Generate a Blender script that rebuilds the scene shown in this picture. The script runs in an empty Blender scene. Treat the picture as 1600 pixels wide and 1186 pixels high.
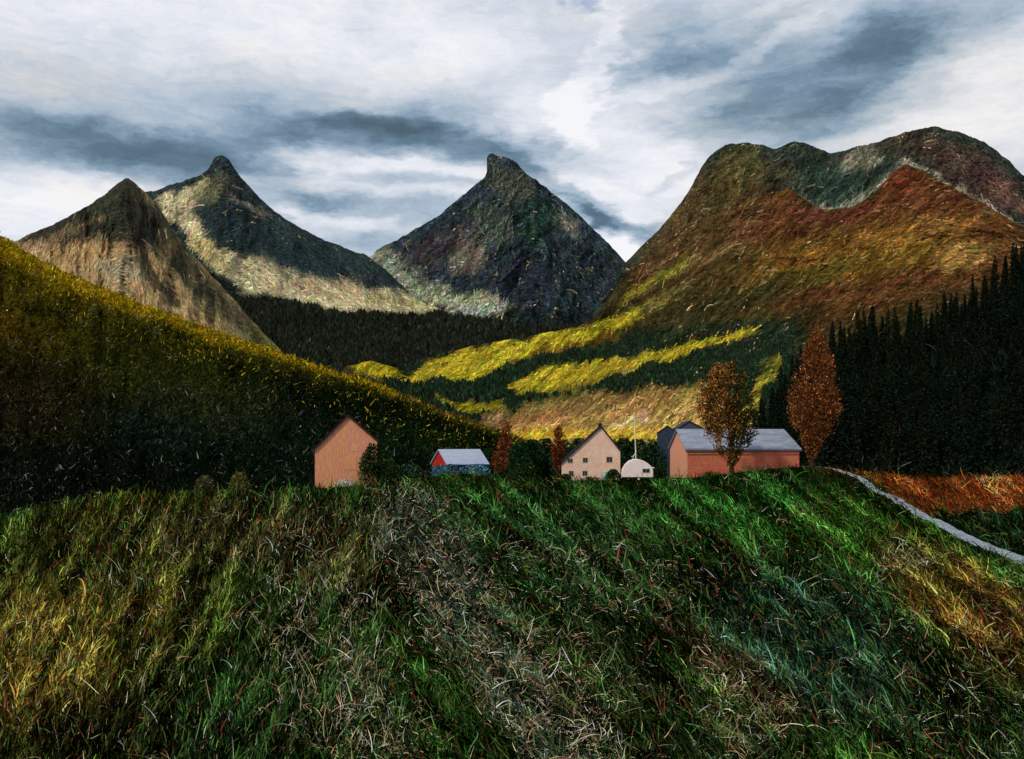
import bpy, math, random
import numpy as np
from mathutils import Vector

random.seed(7)
rng = np.random.default_rng(7)
D = bpy.data
SC = bpy.context.scene
COL = SC.collection

# ------------------------------------------------------------------ camera
F = 1537.0            # focal length in units of 1/1600 of the picture width
HOR = 690.0           # row of the horizon
EYE = 6.5
cam_d = D.cameras.new('camera'); cam = D.objects.new('camera', cam_d); COL.objects.link(cam)
cam.location = (0, 0, EYE); cam.rotation_euler = (math.radians(90), 0, 0)
cam_d.sensor_width = 36; cam_d.lens = F / 1600 * 36; cam_d.shift_y = (HOR - 593) / 1600
cam_d.clip_start = 0.5; cam_d.clip_end = 40000
SC.camera = cam
SC.view_settings.view_transform = 'Standard'; SC.view_settings.look = 'None'
SC.view_settings.gamma = 1; SC.view_settings.exposure = 0.0
SUN_EL, SUN_AZ = 42, -138      # azimuth measured from the view direction, minus = left
SUN_STRENGTH = 2.3

# ------------------------------------------------------------------ sky
def make_world():
    w = D.worlds.new('World'); SC.world = w; w.use_nodes = True
    nt = w.node_tree; nt.nodes.clear(); N = nt.nodes; L = nt.links
    def nd(t, **k):
        n = N.new(t)
        for a, b in k.items(): setattr(n, a, b)
        return n
    def setin(n, i, v):
        if isinstance(v, bpy.types.NodeSocket): L.new(v, n.inputs[i])
        else: n.inputs[i].default_value = v
    def m(op, a, b=0.0, c=0.0, clamp=False):
        n = nd('ShaderNodeMath', operation=op, use_clamp=clamp)
        setin(n, 0, a); setin(n, 1, b); setin(n, 2, c); return n.outputs[0]
    def vm(op, a, b=(0, 0, 0), s=None):
        n = nd('ShaderNodeVectorMath', operation=op)
        setin(n, 0, a); setin(n, 1, b)
        if s is not None: setin(n, 3, s)
        return n.outputs[0]
    def mix(f, a, b):
        n = nd('ShaderNodeMix', data_type='RGBA'); n.clamp_factor = True
        setin(n, 0, f); setin(n, 6, a); setin(n, 7, b); return n.outputs[2]
    def noise(v, scale, det=4, rough=.55, dist=0.0):
        n = nd('ShaderNodeTexNoise'); L.new(v, n.inputs['Vector'])
        n.inputs['Scale'].default_value = scale; n.inputs['Detail'].default_value = det
        n.inputs['Roughness'].default_value = rough; n.inputs['Distortion'].default_value = dist
        return n.outputs[0], n.outputs[1]
    tc = nd('ShaderNodeTexCoord').outputs['Generated']
    sp = nd('ShaderNodeSeparateXYZ'); L.new(tc, sp.inputs[0])
    az = m('ARCTAN2', sp.outputs[0], sp.outputs[1]); el = m('ARCSINE', sp.outputs[2])
    cb = nd('ShaderNodeCombineXYZ'); L.new(az, cb.inputs[0]); L.new(el, cb.inputs[1]); P = cb.outputs[0]
    # ragged, wind-drawn edges
    mp = nd('ShaderNodeMapping'); L.new(P, mp.inputs[0]); mp.inputs['Scale'].default_value = (1, 2.4, 1)
    mp.inputs['Rotation'].default_value = (0, 0, -0.12)
    Ps = mp.outputs[0]
    _, wc = noise(Ps, 7, 5, .6)
    w1 = vm('MULTIPLY', vm('SUBTRACT', wc, (.5, .5, .5)), (.13, .045, 0))
    _, wc2 = noise(Ps, 40, 4, .6)
    w2 = vm('MULTIPLY', vm('SUBTRACT', wc2, (.5, .5, .5)), (.05, .016, 0))
    PW = vm('ADD', vm('ADD', P, w1), w2)
    acc = None; 
    def toaz(px, row):
        a = math.atan((px - 800) / F); return a, math.atan((HOR - row) / F * math.cos(a))
    def blob(px, row, rx, ry, rot, amp, prev):
        a, e = toaz(px, row)
        g = nd('ShaderNodeMapping', vector_type='TEXTURE'); L.new(PW, g.inputs[0])
        g.inputs['Location'].default_value = (a, e, 0); g.inputs['Rotation'].default_value = (0, 0, math.radians(rot))
        g.inputs['Scale'].default_value = (rx / F * 1.7, ry / F * 1.7, 1)
        q = nd('ShaderNodeTexGradient', gradient_type='SPHERICAL'); L.new(g.outputs[0], q.inputs[0])
        s = nd('ShaderNodeMapRange', interpolation_type='SMOOTHSTEP'); L.new(q.outputs[1], s.inputs[0])
        s.inputs[1].default_value = 0; s.inputs[2].default_value = .75
        s.inputs[3].default_value = 0; s.inputs[4].default_value = amp
        return m('ADD', prev, s.outputs[0]) if prev is not None else s.outputs[0]
    B = [(300, 60, 500, 90, 0, -.05), (60, 232, 210, 34, -4, -.34), (250, 246, 190, 34, -6, -.42), (380, 235, 150, 26, 3, -.30),
         (560, 212, 190, 24, -2, -.42), (740, 228, 190, 24, -8, -.48), (640, 185, 120, 18, 5, -.2), (500, 160, 170, 34, -10, -.18),
         (150, 160, 230, 60, 0, -.24), (350, 190, 200, 50, 0, -.16), (860, 280, 100, 14, -30, -.36), (480, 312, 90, 12, -4, -.3),
         (600, 325, 160, 20, -5, -.34), (610, 372, 110, 15, 5, -.36), (640, 283, 90, 9, 0, -.28), (700, 160, 120, 28, 10, -.16),
         (970, 348, 110, 11, -10, -.62), (1068, 276, 40, 8, 18, -.34), (900, 325, 70, 10, -28, -.4), (450, 350, 60, 12, -30, -.2),
         (1120, 75, 120, 42, 12, -.48), (1040, 100, 90, 20, 5, -.25), (1290, 135, 160, 54, 12, -.46), (1250, 95, 120, 30, 15, -.26), (1350, 90, 90, 40, 40, -.22),
         (1500, 30, 130, 34, 5, -.42), (1010, 50, 80, 24, 25, -.22), (1160, 180, 140, 20, 5, -.2), (1080, 190, 120, 18, 12, -.1), (1350, 180, 120, 20, 5, -.3),
         (230, 60, 360, 90, 4, .26), (620, 60, 240, 60, -8, .16), (760, 110, 130, 40, -25, .12),
         (905, 175, 26, 50, -25, .40), (930, 60, 26, 80, -8, .2), (1000, 250, 150, 40, -20, .34), (1040, 140, 130, 10, 10, .28), (960, 300, 90, 16, -28, .3),
         (90, 290, 150, 26, -4, .38), (40, 345, 120, 30, 10, .3), (600, 262, 200, 13, -2, .3), (470, 262, 60, 16, -30, .2), (640, 300, 130, 12, 0, .22), (560, 345, 130, 10, -10, .25),
         (400, 300, 60, 14, -20, .25), (990, 385, 55, 18, -10, .45), (1540, 150, 110, 80, 0, .28), (1180, 20, 120, 14, 22, .2), (1210, 60, 80, 8, 22, .2)]
    for b in B: acc = blob(*b, acc)
    # brushed texture
    f1, _ = noise(Ps, 9, 6, .62); 
    mp2 = nd('ShaderNodeMapping'); L.new(PW, mp2.inputs[0]); mp2.inputs['Scale'].default_value = (14, 44, 1)
    mp2.inputs['Rotation'].default_value = (0, 0, -.05)
    f2, _ = noise(mp2.outputs[0], 3.2, 6, .68)
    f3, c3 = noise(Ps, 4.5, 4, .6)
    v = m('ADD', m('MULTIPLY', acc, .62), .735)
    v = m('ADD', v, m('MULTIPLY', m('SUBTRACT', f1, .5), .44))
    v = m('ADD', v, m('MULTIPLY', m('SUBTRACT', f2, .5), .30))
    cr = nd('ShaderNodeValToRGB'); L.new(v, cr.inputs[0]); e = cr.color_ramp.elements
    def s2l(c): return tuple(((x / 255 + .055) / 1.055) ** 2.4 if x > 10 else x / 255 / 12.92 for x in c) + (1,)
    stops = [(0, (78, 98, 112)), (.2, (100, 126, 146)), (.36, (136, 160, 182)), (.52, (174, 191, 208)), (.7, (207, 215, 227)), (.88, (236, 239, 247)), (1, (252, 252, 255))]
    e[0].position = stops[0][0]; e[0].color = s2l(stops[0][1]); e[1].position = 1; e[1].color = s2l(stops[-1][1])
    for p_, c_ in stops[1:-1]:
        x = e.new(p_); x.color = s2l(c_)
    warm = m('MULTIPLY', m('SUBTRACT', f3, .5, clamp=True), 3.2, clamp=True)
    warm = m('MULTIPLY', warm, .85)
    wr = blob(1500, 160, 140, 110, 0, .35, None); warm = m('ADD', warm, wr)
    wc_ = nd('ShaderNodeMix', data_type='RGBA', blend_type='MULTIPLY'); wc_.clamp_factor = True
    L.new(warm, wc_.inputs[0]); L.new(cr.outputs[0], wc_.inputs[6]); wc_.inputs[7].default_value = (1.0, .92, .78, 1)
    sky = nd('ShaderNodeTexSky', sky_type='NISHITA'); sky.sun_disc = False
    sky.sun_elevation = math.radians(SUN_EL); sky.sun_rotation = math.radians(SUN_AZ)
    bl = blob(912, 4, 22, 12, 0, .55, None)
    bg1 = nd('ShaderNodeBackground'); L.new(sky.outputs[0], bg1.inputs[0]); bg1.inputs[1].default_value = .15
    bg2 = nd('ShaderNodeBackground'); L.new(wc_.outputs[2], bg2.inputs[0]); bg2.inputs[1].default_value = .96
    fac = m('SUBTRACT', .97, bl, clamp=True)
    ms = nd('ShaderNodeMixShader'); L.new(fac, ms.inputs[0]); L.new(bg1.outputs[0], ms.inputs[1]); L.new(bg2.outputs[0], ms.inputs[2])
    out = nd('ShaderNodeOutputWorld'); L.new(ms.outputs[0], out.inputs[0])
make_world()

sd = D.lights.new('sun', 'SUN'); so = D.objects.new('sun', sd); COL.objects.link(so)
sd.energy = SUN_STRENGTH; sd.angle = math.radians(3); sd.color = (1, .93, .82)
a, e = math.radians(SUN_AZ), math.radians(SUN_EL)
to_sun = Vector((math.sin(a) * math.cos(e), math.cos(a) * math.cos(e), math.sin(e)))
so.rotation_euler = to_sun.to_track_quat('Z', 'Y').to_euler(); so.location = to_sun * 300

# ------------------------------------------------------------------ helpers
def S(r, g, b, k=1.0):
    f = lambda x: x / 255 / 12.92 if x < 10.3 else ((x / 255 + .055) / 1.055) ** 2.4
    return np.array([f(r), f(g), f(b)]) * k
def W(px, row, d): return Vector(((px - 800) / F * d, d, EYE + (HOR - row) / F * d))
_P = rng.permutation(512).astype(np.int64); _P = np.concatenate([_P, _P])
_G = rng.normal(size=(512, 2)); _G /= np.linalg.norm(_G, axis=1)[:, None]
def pn(x, y):
    x = np.asarray(x, float); y = np.asarray(y, float)
    xi = np.floor(x).astype(np.int64); yi = np.floor(y).astype(np.int64); xf = x - xi; yf = y - yi
    u = xf * xf * xf * (xf * (xf * 6 - 15) + 10); v = yf * yf * yf * (yf * (yf * 6 - 15) + 10)
    def g(ax, ay):
        h = _P[(_P[(xi + ax) & 511] + (yi + ay)) & 511]; gr = _G[h]
        return gr[..., 0] * (xf - ax) + gr[..., 1] * (yf - ay)
    a = g(0, 0) * (1 - u) + g(1, 0) * u; b = g(0, 1) * (1 - u) + g(1, 1) * u
    return (a * (1 - v) + b * v) * 1.5
def fbm(x, y, o=5, r=.5):
    s = 0; a = 1
    for i in range(o):
        s = s + a * pn(x + 37.1 * i, y - 17.7 * i); x = x * 2.03; y = y * 2.03; a *= r
    return s
def ridged(x, y, o=4):
    s = 0; a = 1
    for i in range(o):
        s = s + a * (1 - 2 * np.abs(pn(x + 11.3 * i, y + 5.7 * i))); x = x * 2.1; y = y * 2.1; a *= .5
    return s
def sstep(a, b, x):
    t = np.clip((x - a) / (b - a), 0, 1); return t * t * (3 - 2 * t)

def mesh_np(name, verts, quads, mat, parent=None, col=None, smooth=False, tris=None):
    me = D.meshes.new(name)
    verts = np.ascontiguousarray(verts, dtype=np.float32).reshape(-1, 3); nv = len(verts)
    me.vertices.add(nv); me.vertices.foreach_set('co', verts.ravel())
    parts = []; sizes = []
    if quads is not None and len(quads): q = np.asarray(quads, np.int32).reshape(-1, 4); parts.append(q.ravel()); sizes.append(np.full(len(q), 4, np.int32))
    if tris is not None and len(tris): t = np.asarray(tris, np.int32).reshape(-1, 3); parts.append(t.ravel()); sizes.append(np.full(len(t), 3, np.int32))
    lv = np.concatenate(parts); sz = np.concatenate(sizes)
    me.loops.add(len(lv)); me.loops.foreach_set('vertex_index', lv)
    me.polygons.add(len(sz)); st = np.concatenate([[0], np.cumsum(sz)[:-1]]).astype(np.int32)
    me.polygons.foreach_set('loop_start', st)
    me.polygons.foreach_set('use_smooth', np.full(len(sz), smooth))
    if col is not None:
        at = me.color_attributes.new('Col', 'FLOAT_COLOR', 'POINT')
        c = np.ones((nv, 4), np.float32); c[:, :3] = np.asarray(col).reshape(-1, 3); at.data.foreach_set('color', c.ravel())
    me.update(calc_edges=True); me.materials.append(mat)
    o = D.objects.new(name, me); COL.objects.link(o)
    if parent is not None: o.parent = parent
    return o
def tag(o, label, cat, group=None, kind=None):
    if label: o['label'] = label
    if cat: o['category'] = cat
    if group: o['group'] = group
    if kind: o['kind'] = kind
    return o
def thing(name, loc, label, cat, group=None, rz=0):
    o = D.objects.new(name, None); COL.objects.link(o); o.empty_display_size = .5
    o.location = loc; o.rotation_euler = (0, 0, rz); return tag(o, label, cat, group)

class Mats: pass
def new_mat(name):
    m = D.materials.new(name); m.use_nodes = True; nt = m.node_tree
    b = nt.nodes['Principled BSDF']; b.inputs['Roughness'].default_value = .9
    b.inputs['Specular IOR Level'].default_value = .12
    return m, nt, b
def terrain_mat(name, sc, stretch=(1, 1, .35), contrast=1.0, speck=.35, scratch=.0, bump=.6, scratch_col=(.5, .4, .25), rot=30, gain=.85):
    """vertex colour broken up by several stretched noises; sc = size of the finest stroke in metres"""
    m, nt, b = new_mat(name); N = nt.nodes; L = nt.links
    tc = N.new('ShaderNodeTexCoord'); mp = N.new('ShaderNodeMapping'); L.new(tc.outputs['Object'], mp.inputs[0])
    mp.inputs['Scale'].default_value = (1 / sc, stretch[1] / sc, 1 / sc); mp.inputs['Rotation'].default_value = (0, math.radians(rot), 0)
    mp2 = N.new('ShaderNodeMapping'); L.new(mp.outputs[0], mp2.inputs[0]); mp2.inputs['Scale'].default_value = (1, 1, stretch[2]); mp = mp2
    at = N.new('ShaderNodeAttribute'); at.attribute_name = 'Col'
    def noise(s, det=4, ro=.6, di=0.):
        n = N.new('ShaderNodeTexNoise'); L.new(mp.outputs[0], n.inputs['Vector']); n.inputs['Scale'].default_value = s
        n.inputs['Detail'].default_value = det; n.inputs['Roughness'].default_value = ro; n.inputs['Distortion'].default_value = di; return n
    n1 = noise(.7, 5, .72, .5); n2 = noise(.14, 4, .6, .3); n3 = noise(.9, 3, .6)
    mr = N.new('ShaderNodeMapRange'); L.new(n1.outputs[0], mr.inputs[0])
    mr.inputs[1].default_value = .34; mr.inputs[2].default_value = .68
    mr.inputs[3].default_value = gain * (1 - .72 * contrast); mr.inputs[4].default_value = gain * (1 + .9 * contrast); mr.clamp = True
    mr2 = N.new('ShaderNodeMapRange'); L.new(n2.outputs[0], mr2.inputs[0]); mr2.inputs[1].default_value = .35; mr2.inputs[2].default_value = .65
    mr2.inputs[3].default_value = 1 - .3 * contrast; mr2.inputs[4].default_value = 1 + .3 * contrast
    mu = N.new('ShaderNodeMath'); mu.operation = 'MULTIPLY'; L.new(mr.outputs[0], mu.inputs[0]); L.new(mr2.outputs[0], mu.inputs[1])
    sc1 = N.new('ShaderNodeVectorMath'); sc1.operation = 'SCALE'; L.new(at.outputs['Color'], sc1.inputs[0]); L.new(mu.outputs[0], sc1.inputs[3])
    # coloured flecks: rust, teal, violet tufts of undergrowth
    hs = N.new('ShaderNodeHueSaturation'); L.new(n3.outputs['Color'], hs.inputs['Color']); hs.inputs['Saturation'].default_value = 1.9; hs.inputs['Value'].default_value = 1.
    ml = N.new('ShaderNodeMix'); ml.data_type = 'RGBA'; ml.blend_type = 'MULTIPLY'; ml.inputs[0].default_value = 1
    L.new(sc1.outputs[0], ml.inputs[6]); 
    dbl = N.new('ShaderNodeVectorMath'); dbl.operation = 'SCALE'; dbl.inputs[3].default_value = 2.1; L.new(hs.outputs[0], dbl.inputs[0]); L.new(dbl.outputs[0], ml.inputs[7])
    mx = N.new('ShaderNodeMix'); mx.data_type = 'RGBA'; mx.inputs[0].default_value = speck; L.new(sc1.outputs[0], mx.inputs[6]); L.new(ml.outputs[2], mx.inputs[7])
    outc = mx.outputs[2]
    if scratch > 0:       # thin curling dead stalks
        n4 = noise(.22, 2, .5, 1.2); n5 = noise(.05, 3, .6)
        sb = N.new('ShaderNodeMath'); sb.operation = 'SUBTRACT'; L.new(n4.outputs[0], sb.inputs[0]); sb.inputs[1].default_value = .5
        ab = N.new('ShaderNodeMath'); ab.operation = 'ABSOLUTE'; L.new(sb.outputs[0], ab.inputs[0])
        lt = N.new('ShaderNodeMapRange'); L.new(ab.outputs[0], lt.inputs[0]); lt.inputs[1].default_value = .004; lt.inputs[2].default_value = .014; lt.inputs[3].default_value = 1; lt.inputs[4].default_value = 0
        gm = N.new('ShaderNodeMapRange'); L.new(n5.outputs[0], gm.inputs[0]); gm.inputs[1].default_value = .5; gm.inputs[2].default_value = .62; gm.inputs[3].default_value = 0; gm.inputs[4].default_value = scratch
        mm = N.new('ShaderNodeMath'); mm.operation = 'MULTIPLY'; L.new(lt.outputs[0], mm.inputs[0]); L.new(gm.outputs[0], mm.inputs[1])
        m2 = N.new('ShaderNodeMix'); m2.data_type = 'RGBA'; L.new(mm.outputs[0], m2.inputs[0]); L.new(outc, m2.inputs[6]); m2.inputs[7].default_value = (*scratch_col, 1); outc = m2.outputs[2]
    L.new(outc, b.inputs['Base Color'])
    bp = N.new('ShaderNodeBump'); bp.inputs['Strength'].default_value = bump; bp.inputs['Distance'].default_value = sc * .35
    L.new(n1.outputs[0], bp.inputs['Height']); L.new(bp.outputs[0], b.inputs['Normal'])
    b.inputs['Roughness'].default_value = 1; b.inputs['Specular IOR Level'].default_value = 0
    return m
def leaf_mat(name, rough=.75, trans=0.0):
    m, nt, b = new_mat(name); N = nt.nodes; L = nt.links
    at = N.new('ShaderNodeAttribute'); at.attribute_name = 'Col'
    L.new(at.outputs['Color'], b.inputs['Base Color']); b.inputs['Roughness'].default_value = rough
    b.inputs['Specular IOR Level'].default_value = 0; b.inputs['Roughness'].default_value = 1
    return m
def paint_mat(name, c, sc=1.0, var=.25, c2=None, c2amt=.5, stretch=(1, 1, 1), bump=.2, rough=.85, c2pos=.5):
    m, nt, b = new_mat(name); N = nt.nodes; L = nt.links
    tc = N.new('ShaderNodeTexCoord'); mp = N.new('ShaderNodeMapping'); L.new(tc.outputs['Object'], mp.inputs[0]); mp.inputs['Scale'].default_value = stretch
    n = N.new('ShaderNodeTexNoise'); L.new(mp.outputs[0], n.inputs['Vector']); n.inputs['Scale'].default_value = sc * 3; n.inputs['Detail'].default_value = 6; n.inputs['Roughness'].default_value = .7
    n2 = N.new('ShaderNodeTexNoise'); L.new(mp.outputs[0], n2.inputs['Vector']); n2.inputs['Scale'].default_value = sc * .6; n2.inputs['Detail'].default_value = 4
    mr = N.new('ShaderNodeMapRange'); L.new(n2.outputs[0], mr.inputs[0]); mr.inputs[1].default_value = c2pos - .12; mr.inputs[2].default_value = c2pos + .15; mr.inputs[4].default_value = c2amt
    mx = N.new('ShaderNodeMix'); mx.data_type = 'RGBA'; L.new(mr.outputs[0], mx.inputs[0]); mx.inputs[6].default_value = (*c, 1); mx.inputs[7].default_value = (*(c2 if c2 is not None else c), 1)
    mv = N.new('ShaderNodeMapRange'); L.new(n.outputs[0], mv.inputs[0]); mv.inputs[1].default_value = .3; mv.inputs[2].default_value = .7; mv.inputs[3].default_value = 1 - var; mv.inputs[4].default_value = 1 + var
    sc_ = N.new('ShaderNodeVectorMath'); sc_.operation = 'SCALE'; L.new(mx.outputs[2], sc_.inputs[0]); L.new(mv.outputs[0], sc_.inputs[3])
    L.new(sc_.outputs[0], b.inputs['Base Color']); b.inputs['Roughness'].default_value = rough
    bp = N.new('ShaderNodeBump'); bp.inputs['Strength'].default_value = bump; bp.inputs['Distance'].default_value = .05; L.new(n.outputs[0], bp.inputs['Height']); L.new(bp.outputs[0], b.inputs['Normal'])
    return m

# ---- patches of ground cover (meadow, scree, heather ...) with some painted mist and shade, laid out as seen on the slopes
def field(base, ops, X, Y, warp=12, wfreq=.02, seed=0):
    X = np.asarray(X, float); Y = np.asarray(Y, float)
    wx = X + warp * fbm(X * wfreq + seed, Y * wfreq, 4); wy = Y + warp * .8 * fbm(X * wfreq + 50 + seed, Y * wfreq + 9, 4)
    C = np.broadcast_to(np.asarray(base, float), X.shape + (3,)).copy()
    for op in ops:
        k = op[0]
        if k == 'b':
            _, px, py, rx, ry, rot, c, amp = op; t = math.radians(-rot)
            dx = wx - px; dy = wy - py; u = (dx * math.cos(t) + dy * math.sin(t)) / rx; v = (-dx * math.sin(t) + dy * math.cos(t)) / ry
            msk = amp * (1 - sstep(.45, 1.25, np.sqrt(u * u + v * v)))
        elif k == 'p':
            _, pts, soft, c, amp = op; ins = np.zeros(X.shape, bool); dm = np.full(X.shape, 1e9)
            n = len(pts)
            for i in range(n):
                x1, y1 = pts[i]; x2, y2 = pts[(i + 1) % n]
                if y1 != y2:
                    ins ^= ((y1 > wy) != (y2 > wy)) & (wx < (x2 - x1) * (wy - y1) / (y2 - y1) + x1)
                ex, ey = x2 - x1, y2 - y1; tt = np.clip(((wx - x1) * ex + (wy - y1) * ey) / (ex * ex + ey * ey + 1e-9), 0, 1)
                dm = np.minimum(dm, np.hypot(wx - x1 - tt * ex, wy - y1 - tt * ey))
            sd_ = np.where(ins, dm, -dm); msk = amp * sstep(-soft, soft, sd_)
        elif k == 'l':
            _, pts, wid, soft, c, amp = op; dm = np.full(X.shape, 1e9)
            for i in range(len(pts) - 1):
                x1, y1 = pts[i]; x2, y2 = pts[i + 1]; ex, ey = x2 - x1, y2 - y1
                tt = np.clip(((wx - x1) * ex + (wy - y1) * ey) / (ex * ex + ey * ey + 1e-9), 0, 1)
                dm = np.minimum(dm, np.hypot(wx - x1 - tt * ex, wy - y1 - tt * ey))
            msk = amp * (1 - sstep(wid, wid + soft, dm))
        C = C * (1 - msk[..., None]) + np.asarray(c) * msk[..., None]
    return C

def combed(C, px, row, deg, amt=1.0, w=7, l=60):
    a = math.radians(deg); u = px * math.cos(a) - row * math.sin(a); v = px * math.sin(a) + row * math.cos(a)
    return C * np.exp(amt * np.clip(fbm(u / l, v / w, 4, .6), -.9, .9))[..., None]

# ---- a hill or mountain: a sheet rising from its foot to its ridge and falling away behind
class Layer:
    def __init__(s, name, ridge, foot, x0, x1, nx, nt, p=1.0, relief=0.0, rfreq=.01, colour=None, mat=None, jag=1.5, back=.8, rstretch=2.2, hook=None, sd=0, bulge=None):
        s.ridge = np.array(ridge, float); s.foot = np.array(foot, float); s.x0, s.x1 = x0, x1
        px = np.linspace(x0, x1, nx); t = np.linspace(0, 1, nt)
        s.px, s.t = px, t
        rr = np.interp(px, s.ridge[:, 0], s.ridge[:, 1]); rd = np.interp(px, s.ridge[:, 0], s.ridge[:, 2])
        k = np.ones(9) / 9; rd = np.convolve(np.pad(rd, 4, mode='edge'), k, 'valid')
        k3 = np.ones(3) / 3; rr = np.convolve(np.pad(rr, 1, mode='edge'), k3, 'valid')
        rr = rr + jag * fbm(px * .06 + sd, px * 0 + 3.3 + sd, 5, .6)
        fr = np.interp(px, s.foot[:, 0], s.foot[:, 1]); fd = np.interp(px, s.foot[:, 0], s.foot[:, 2])
        s.rr, s.fr = rr, fr
        PX, T = np.meshgrid(px, t, indexing='ij')
        ROW = fr[:, None] + (rr - fr)[:, None] * T
        DD = fd[:, None] + (rd - fd)[:, None] * T ** p
        if relief:
            n = ridged(PX * rfreq + sd, ROW * rfreq / rstretch + sd * .3, 5) - .9
            n = n * .8 + .22 * fbm(PX * rfreq * 3 + sd, ROW * rfreq * 2 + 7, 4, .5)
            DD = DD * (1 - relief * n * sstep(0, .12, T) * (1 - .9 * sstep(.86, 1, T)))
        if bulge is not None: DD = DD * (1 + bulge(PX, ROW))
        s.PX, s.ROW = PX.copy(), ROW.copy()
        C = colour(PX, ROW)
        HX = hook(PX, ROW) if hook else 0
        X = (PX + HX - 800) / F * DD; Y = DD; Z = EYE + (HOR - ROW) / F * DD
        s.P = np.stack([X, Y, Z], -1)
        # behind the ridge
        nb = 14; kb = np.linspace(0, 1, nb + 1)[1:] ** 1.5
        top = s.P[:, -1]; H = np.maximum(top[:, 2] + 25, 5)
        dist = (H / back)[:, None] * kb
        Zb = top[:, 2][:, None] - back * dist + (H[:, None] * .03) * fbm(px[:, None] * .05 + 0 * kb, kb * 5 + 2, 3)* sstep(0,.3,kb)
        Yb = top[:, 1][:, None] + dist; Xb = top[:, 0][:, None] / top[:, 1][:, None] * Yb
        ALL = np.concatenate([s.P, np.stack([Xb, Yb, Zb], -1)], 1)
        CC = np.concatenate([C, np.repeat(C[:, -1:], nb, 1)], 1)
        m = nt + nb; idx = np.arange(nx * m).reshape(nx, m)
        q = np.stack([idx[:-1, :-1], idx[1:, :-1], idx[1:, 1:], idx[:-1, 1:]], -1).reshape(-1, 4)
        s.obj = mesh_np(name, ALL, q, mat, col=CC, smooth=True); s.obj['kind'] = 'structure'
    def at(s, px, row):
        """points of the surface where it is seen at (px, row)"""
        px = np.asarray(px, float); row = np.asarray(row, float)
        fi = np.clip((px - s.x0) / (s.x1 - s.x0) * (len(s.px) - 1), 0, len(s.px) - 1.001); i = fi.astype(int); f = fi - i
        rr = s.rr[i] * (1 - f) + s.rr[i + 1] * f; fr = s.fr[i] * (1 - f) + s.fr[i + 1] * f
        tt = np.clip((row - fr) / (rr - fr), 0, 1) * (len(s.t) - 1); tt = np.minimum(tt, len(s.t) - 1.001); j = tt.astype(int); g = tt - j
        f = f[..., None]; g = g[..., None]
        return (s.P[i, j] * (1 - f) + s.P[i + 1, j] * f) * (1 - g) + (s.P[i, j + 1] * (1 - f) + s.P[i + 1, j + 1] * f) * g
    def rtop(s, px): return np.interp(px, s.px, s.rr)
    def rfoot(s, px): return np.interp(px, s.px, s.fr)

# ================================================================== GROUND
cp = []
for px in (-900, -300, 0, 250, 500, 800, 1072, 1249, 1430, 1600, 1900, 2500):
    cp += [(px, 6, -6.9), (px, 14, -6.55), (px, 22, -6.5), (px, 38, -6.55 + (.25 if px in (800, 1072) else 0))]
def zr(row, d): return (HOR - row) / F * d
cp += [(-900, 75, -7.6), (0, 82, zr(828, 82)), (80, 100, zr(800, 100)), (160, 122, zr(776, 122)), (300, 128, zr(772, 128)), (500, 132, zr(769, 132)), (600, 138, zr(762, 138)),
       (680, 148, zr(744, 148)), (800, 152, zr(748, 152)), (900, 156, zr(751, 156)), (1000, 157, zr(751, 157)), (1072, 159, zr(748, 159)),
       (1160, 161, zr(738, 161)), (1249, 163, zr(729, 163)), (1285, 168, zr(730, 168)), (1320, 156, zr(738, 156)), (1350, 141, zr(750, 141)), (1390, 112, zr(775, 112)), (1430, 87, zr(800, 87)),
       (1500, 68, zr(835, 68)), (1600, 53, zr(876, 53)), (1900, 45, -6.55), (2500, 45, -6.6)]
for px in (-900, 0, 160, 300, 500, 600): cp += [(px, 165 if px > 100 else 125, -9.6), (px, 230, -11.5)]
for px in (680, 800, 900, 1000, 1072): cp += [(px, 172, -6.2), (px, 200, -8), (px, 300, -11)]
cp += [(1160, 185, -6), (1249, 190, -5.4), (1160, 300, -9), (1300, 210, -6), (1400, 185, -6.6), (1400, 130, -6.6), (1500, 110, -6.6), (1600, 92, -6.5), (1600, 140, -6.6), (1600, 190, -6.6), (1900, 90, -6.6), (1900, 190, -6.6), (2500, 190, -6.6)]
for px in (-900, 0, 400, 800, 1200, 1600, 2500): cp += [(px, 450, -14), (px, 1200, -16), (px, 12000, -18)]
cp = np.array(cp, float)
CU = cp[:, 0] / 160; CV = np.log(cp[:, 1]) * 4.0
def tps(r2): return np.where(r2 > 1e-12, .5 * r2 * np.log(r2 + 1e-12), 0)
A = tps((CU[:, None] - CU) ** 2 + (CV[:, None] - CV) ** 2) + np.eye(len(cp)) * .02
Pm = np.stack([np.ones(len(cp)), CU, CV], 1)
M = np.block([[A, Pm], [Pm.T, np.zeros((3, 3))]]); wsol = np.linalg.solve(M, np.concatenate([cp[:, 2], [0, 0, 0]]))
def gz_pd(px, d):
    px = np.asarray(px, float); d = np.asarray(d, float); u = px / 160; v = np.log(d) * 4.0; sh = u.shape
    u = u.ravel(); v = v.ravel(); out = np.empty(len(u))
    for i in range(0, len(u), 40000):
        uu = u[i:i + 40000, None]; vv = v[i:i + 40000, None]
        out[i:i + 40000] = tps((uu - CU) ** 2 + (vv - CV) ** 2) @ wsol[:-3] + wsol[-3] + wsol[-2] * uu[:, 0] + wsol[-1] * vv[:, 0]
    X = ((px - 800) / F * d).ravel(); Y = d.ravel()
    out += (.16 * fbm(X * .09, Y * .09, 4) + .05 * fbm(X * .9, Y * .9, 2)) * np.clip(160 / Y, 0, 1) 
    return out.reshape(sh) + EYE
GPX = np.linspace(-900, 2500, 900); GD = np.exp(np.linspace(math.log(6), math.log(12000), 520))
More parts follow.
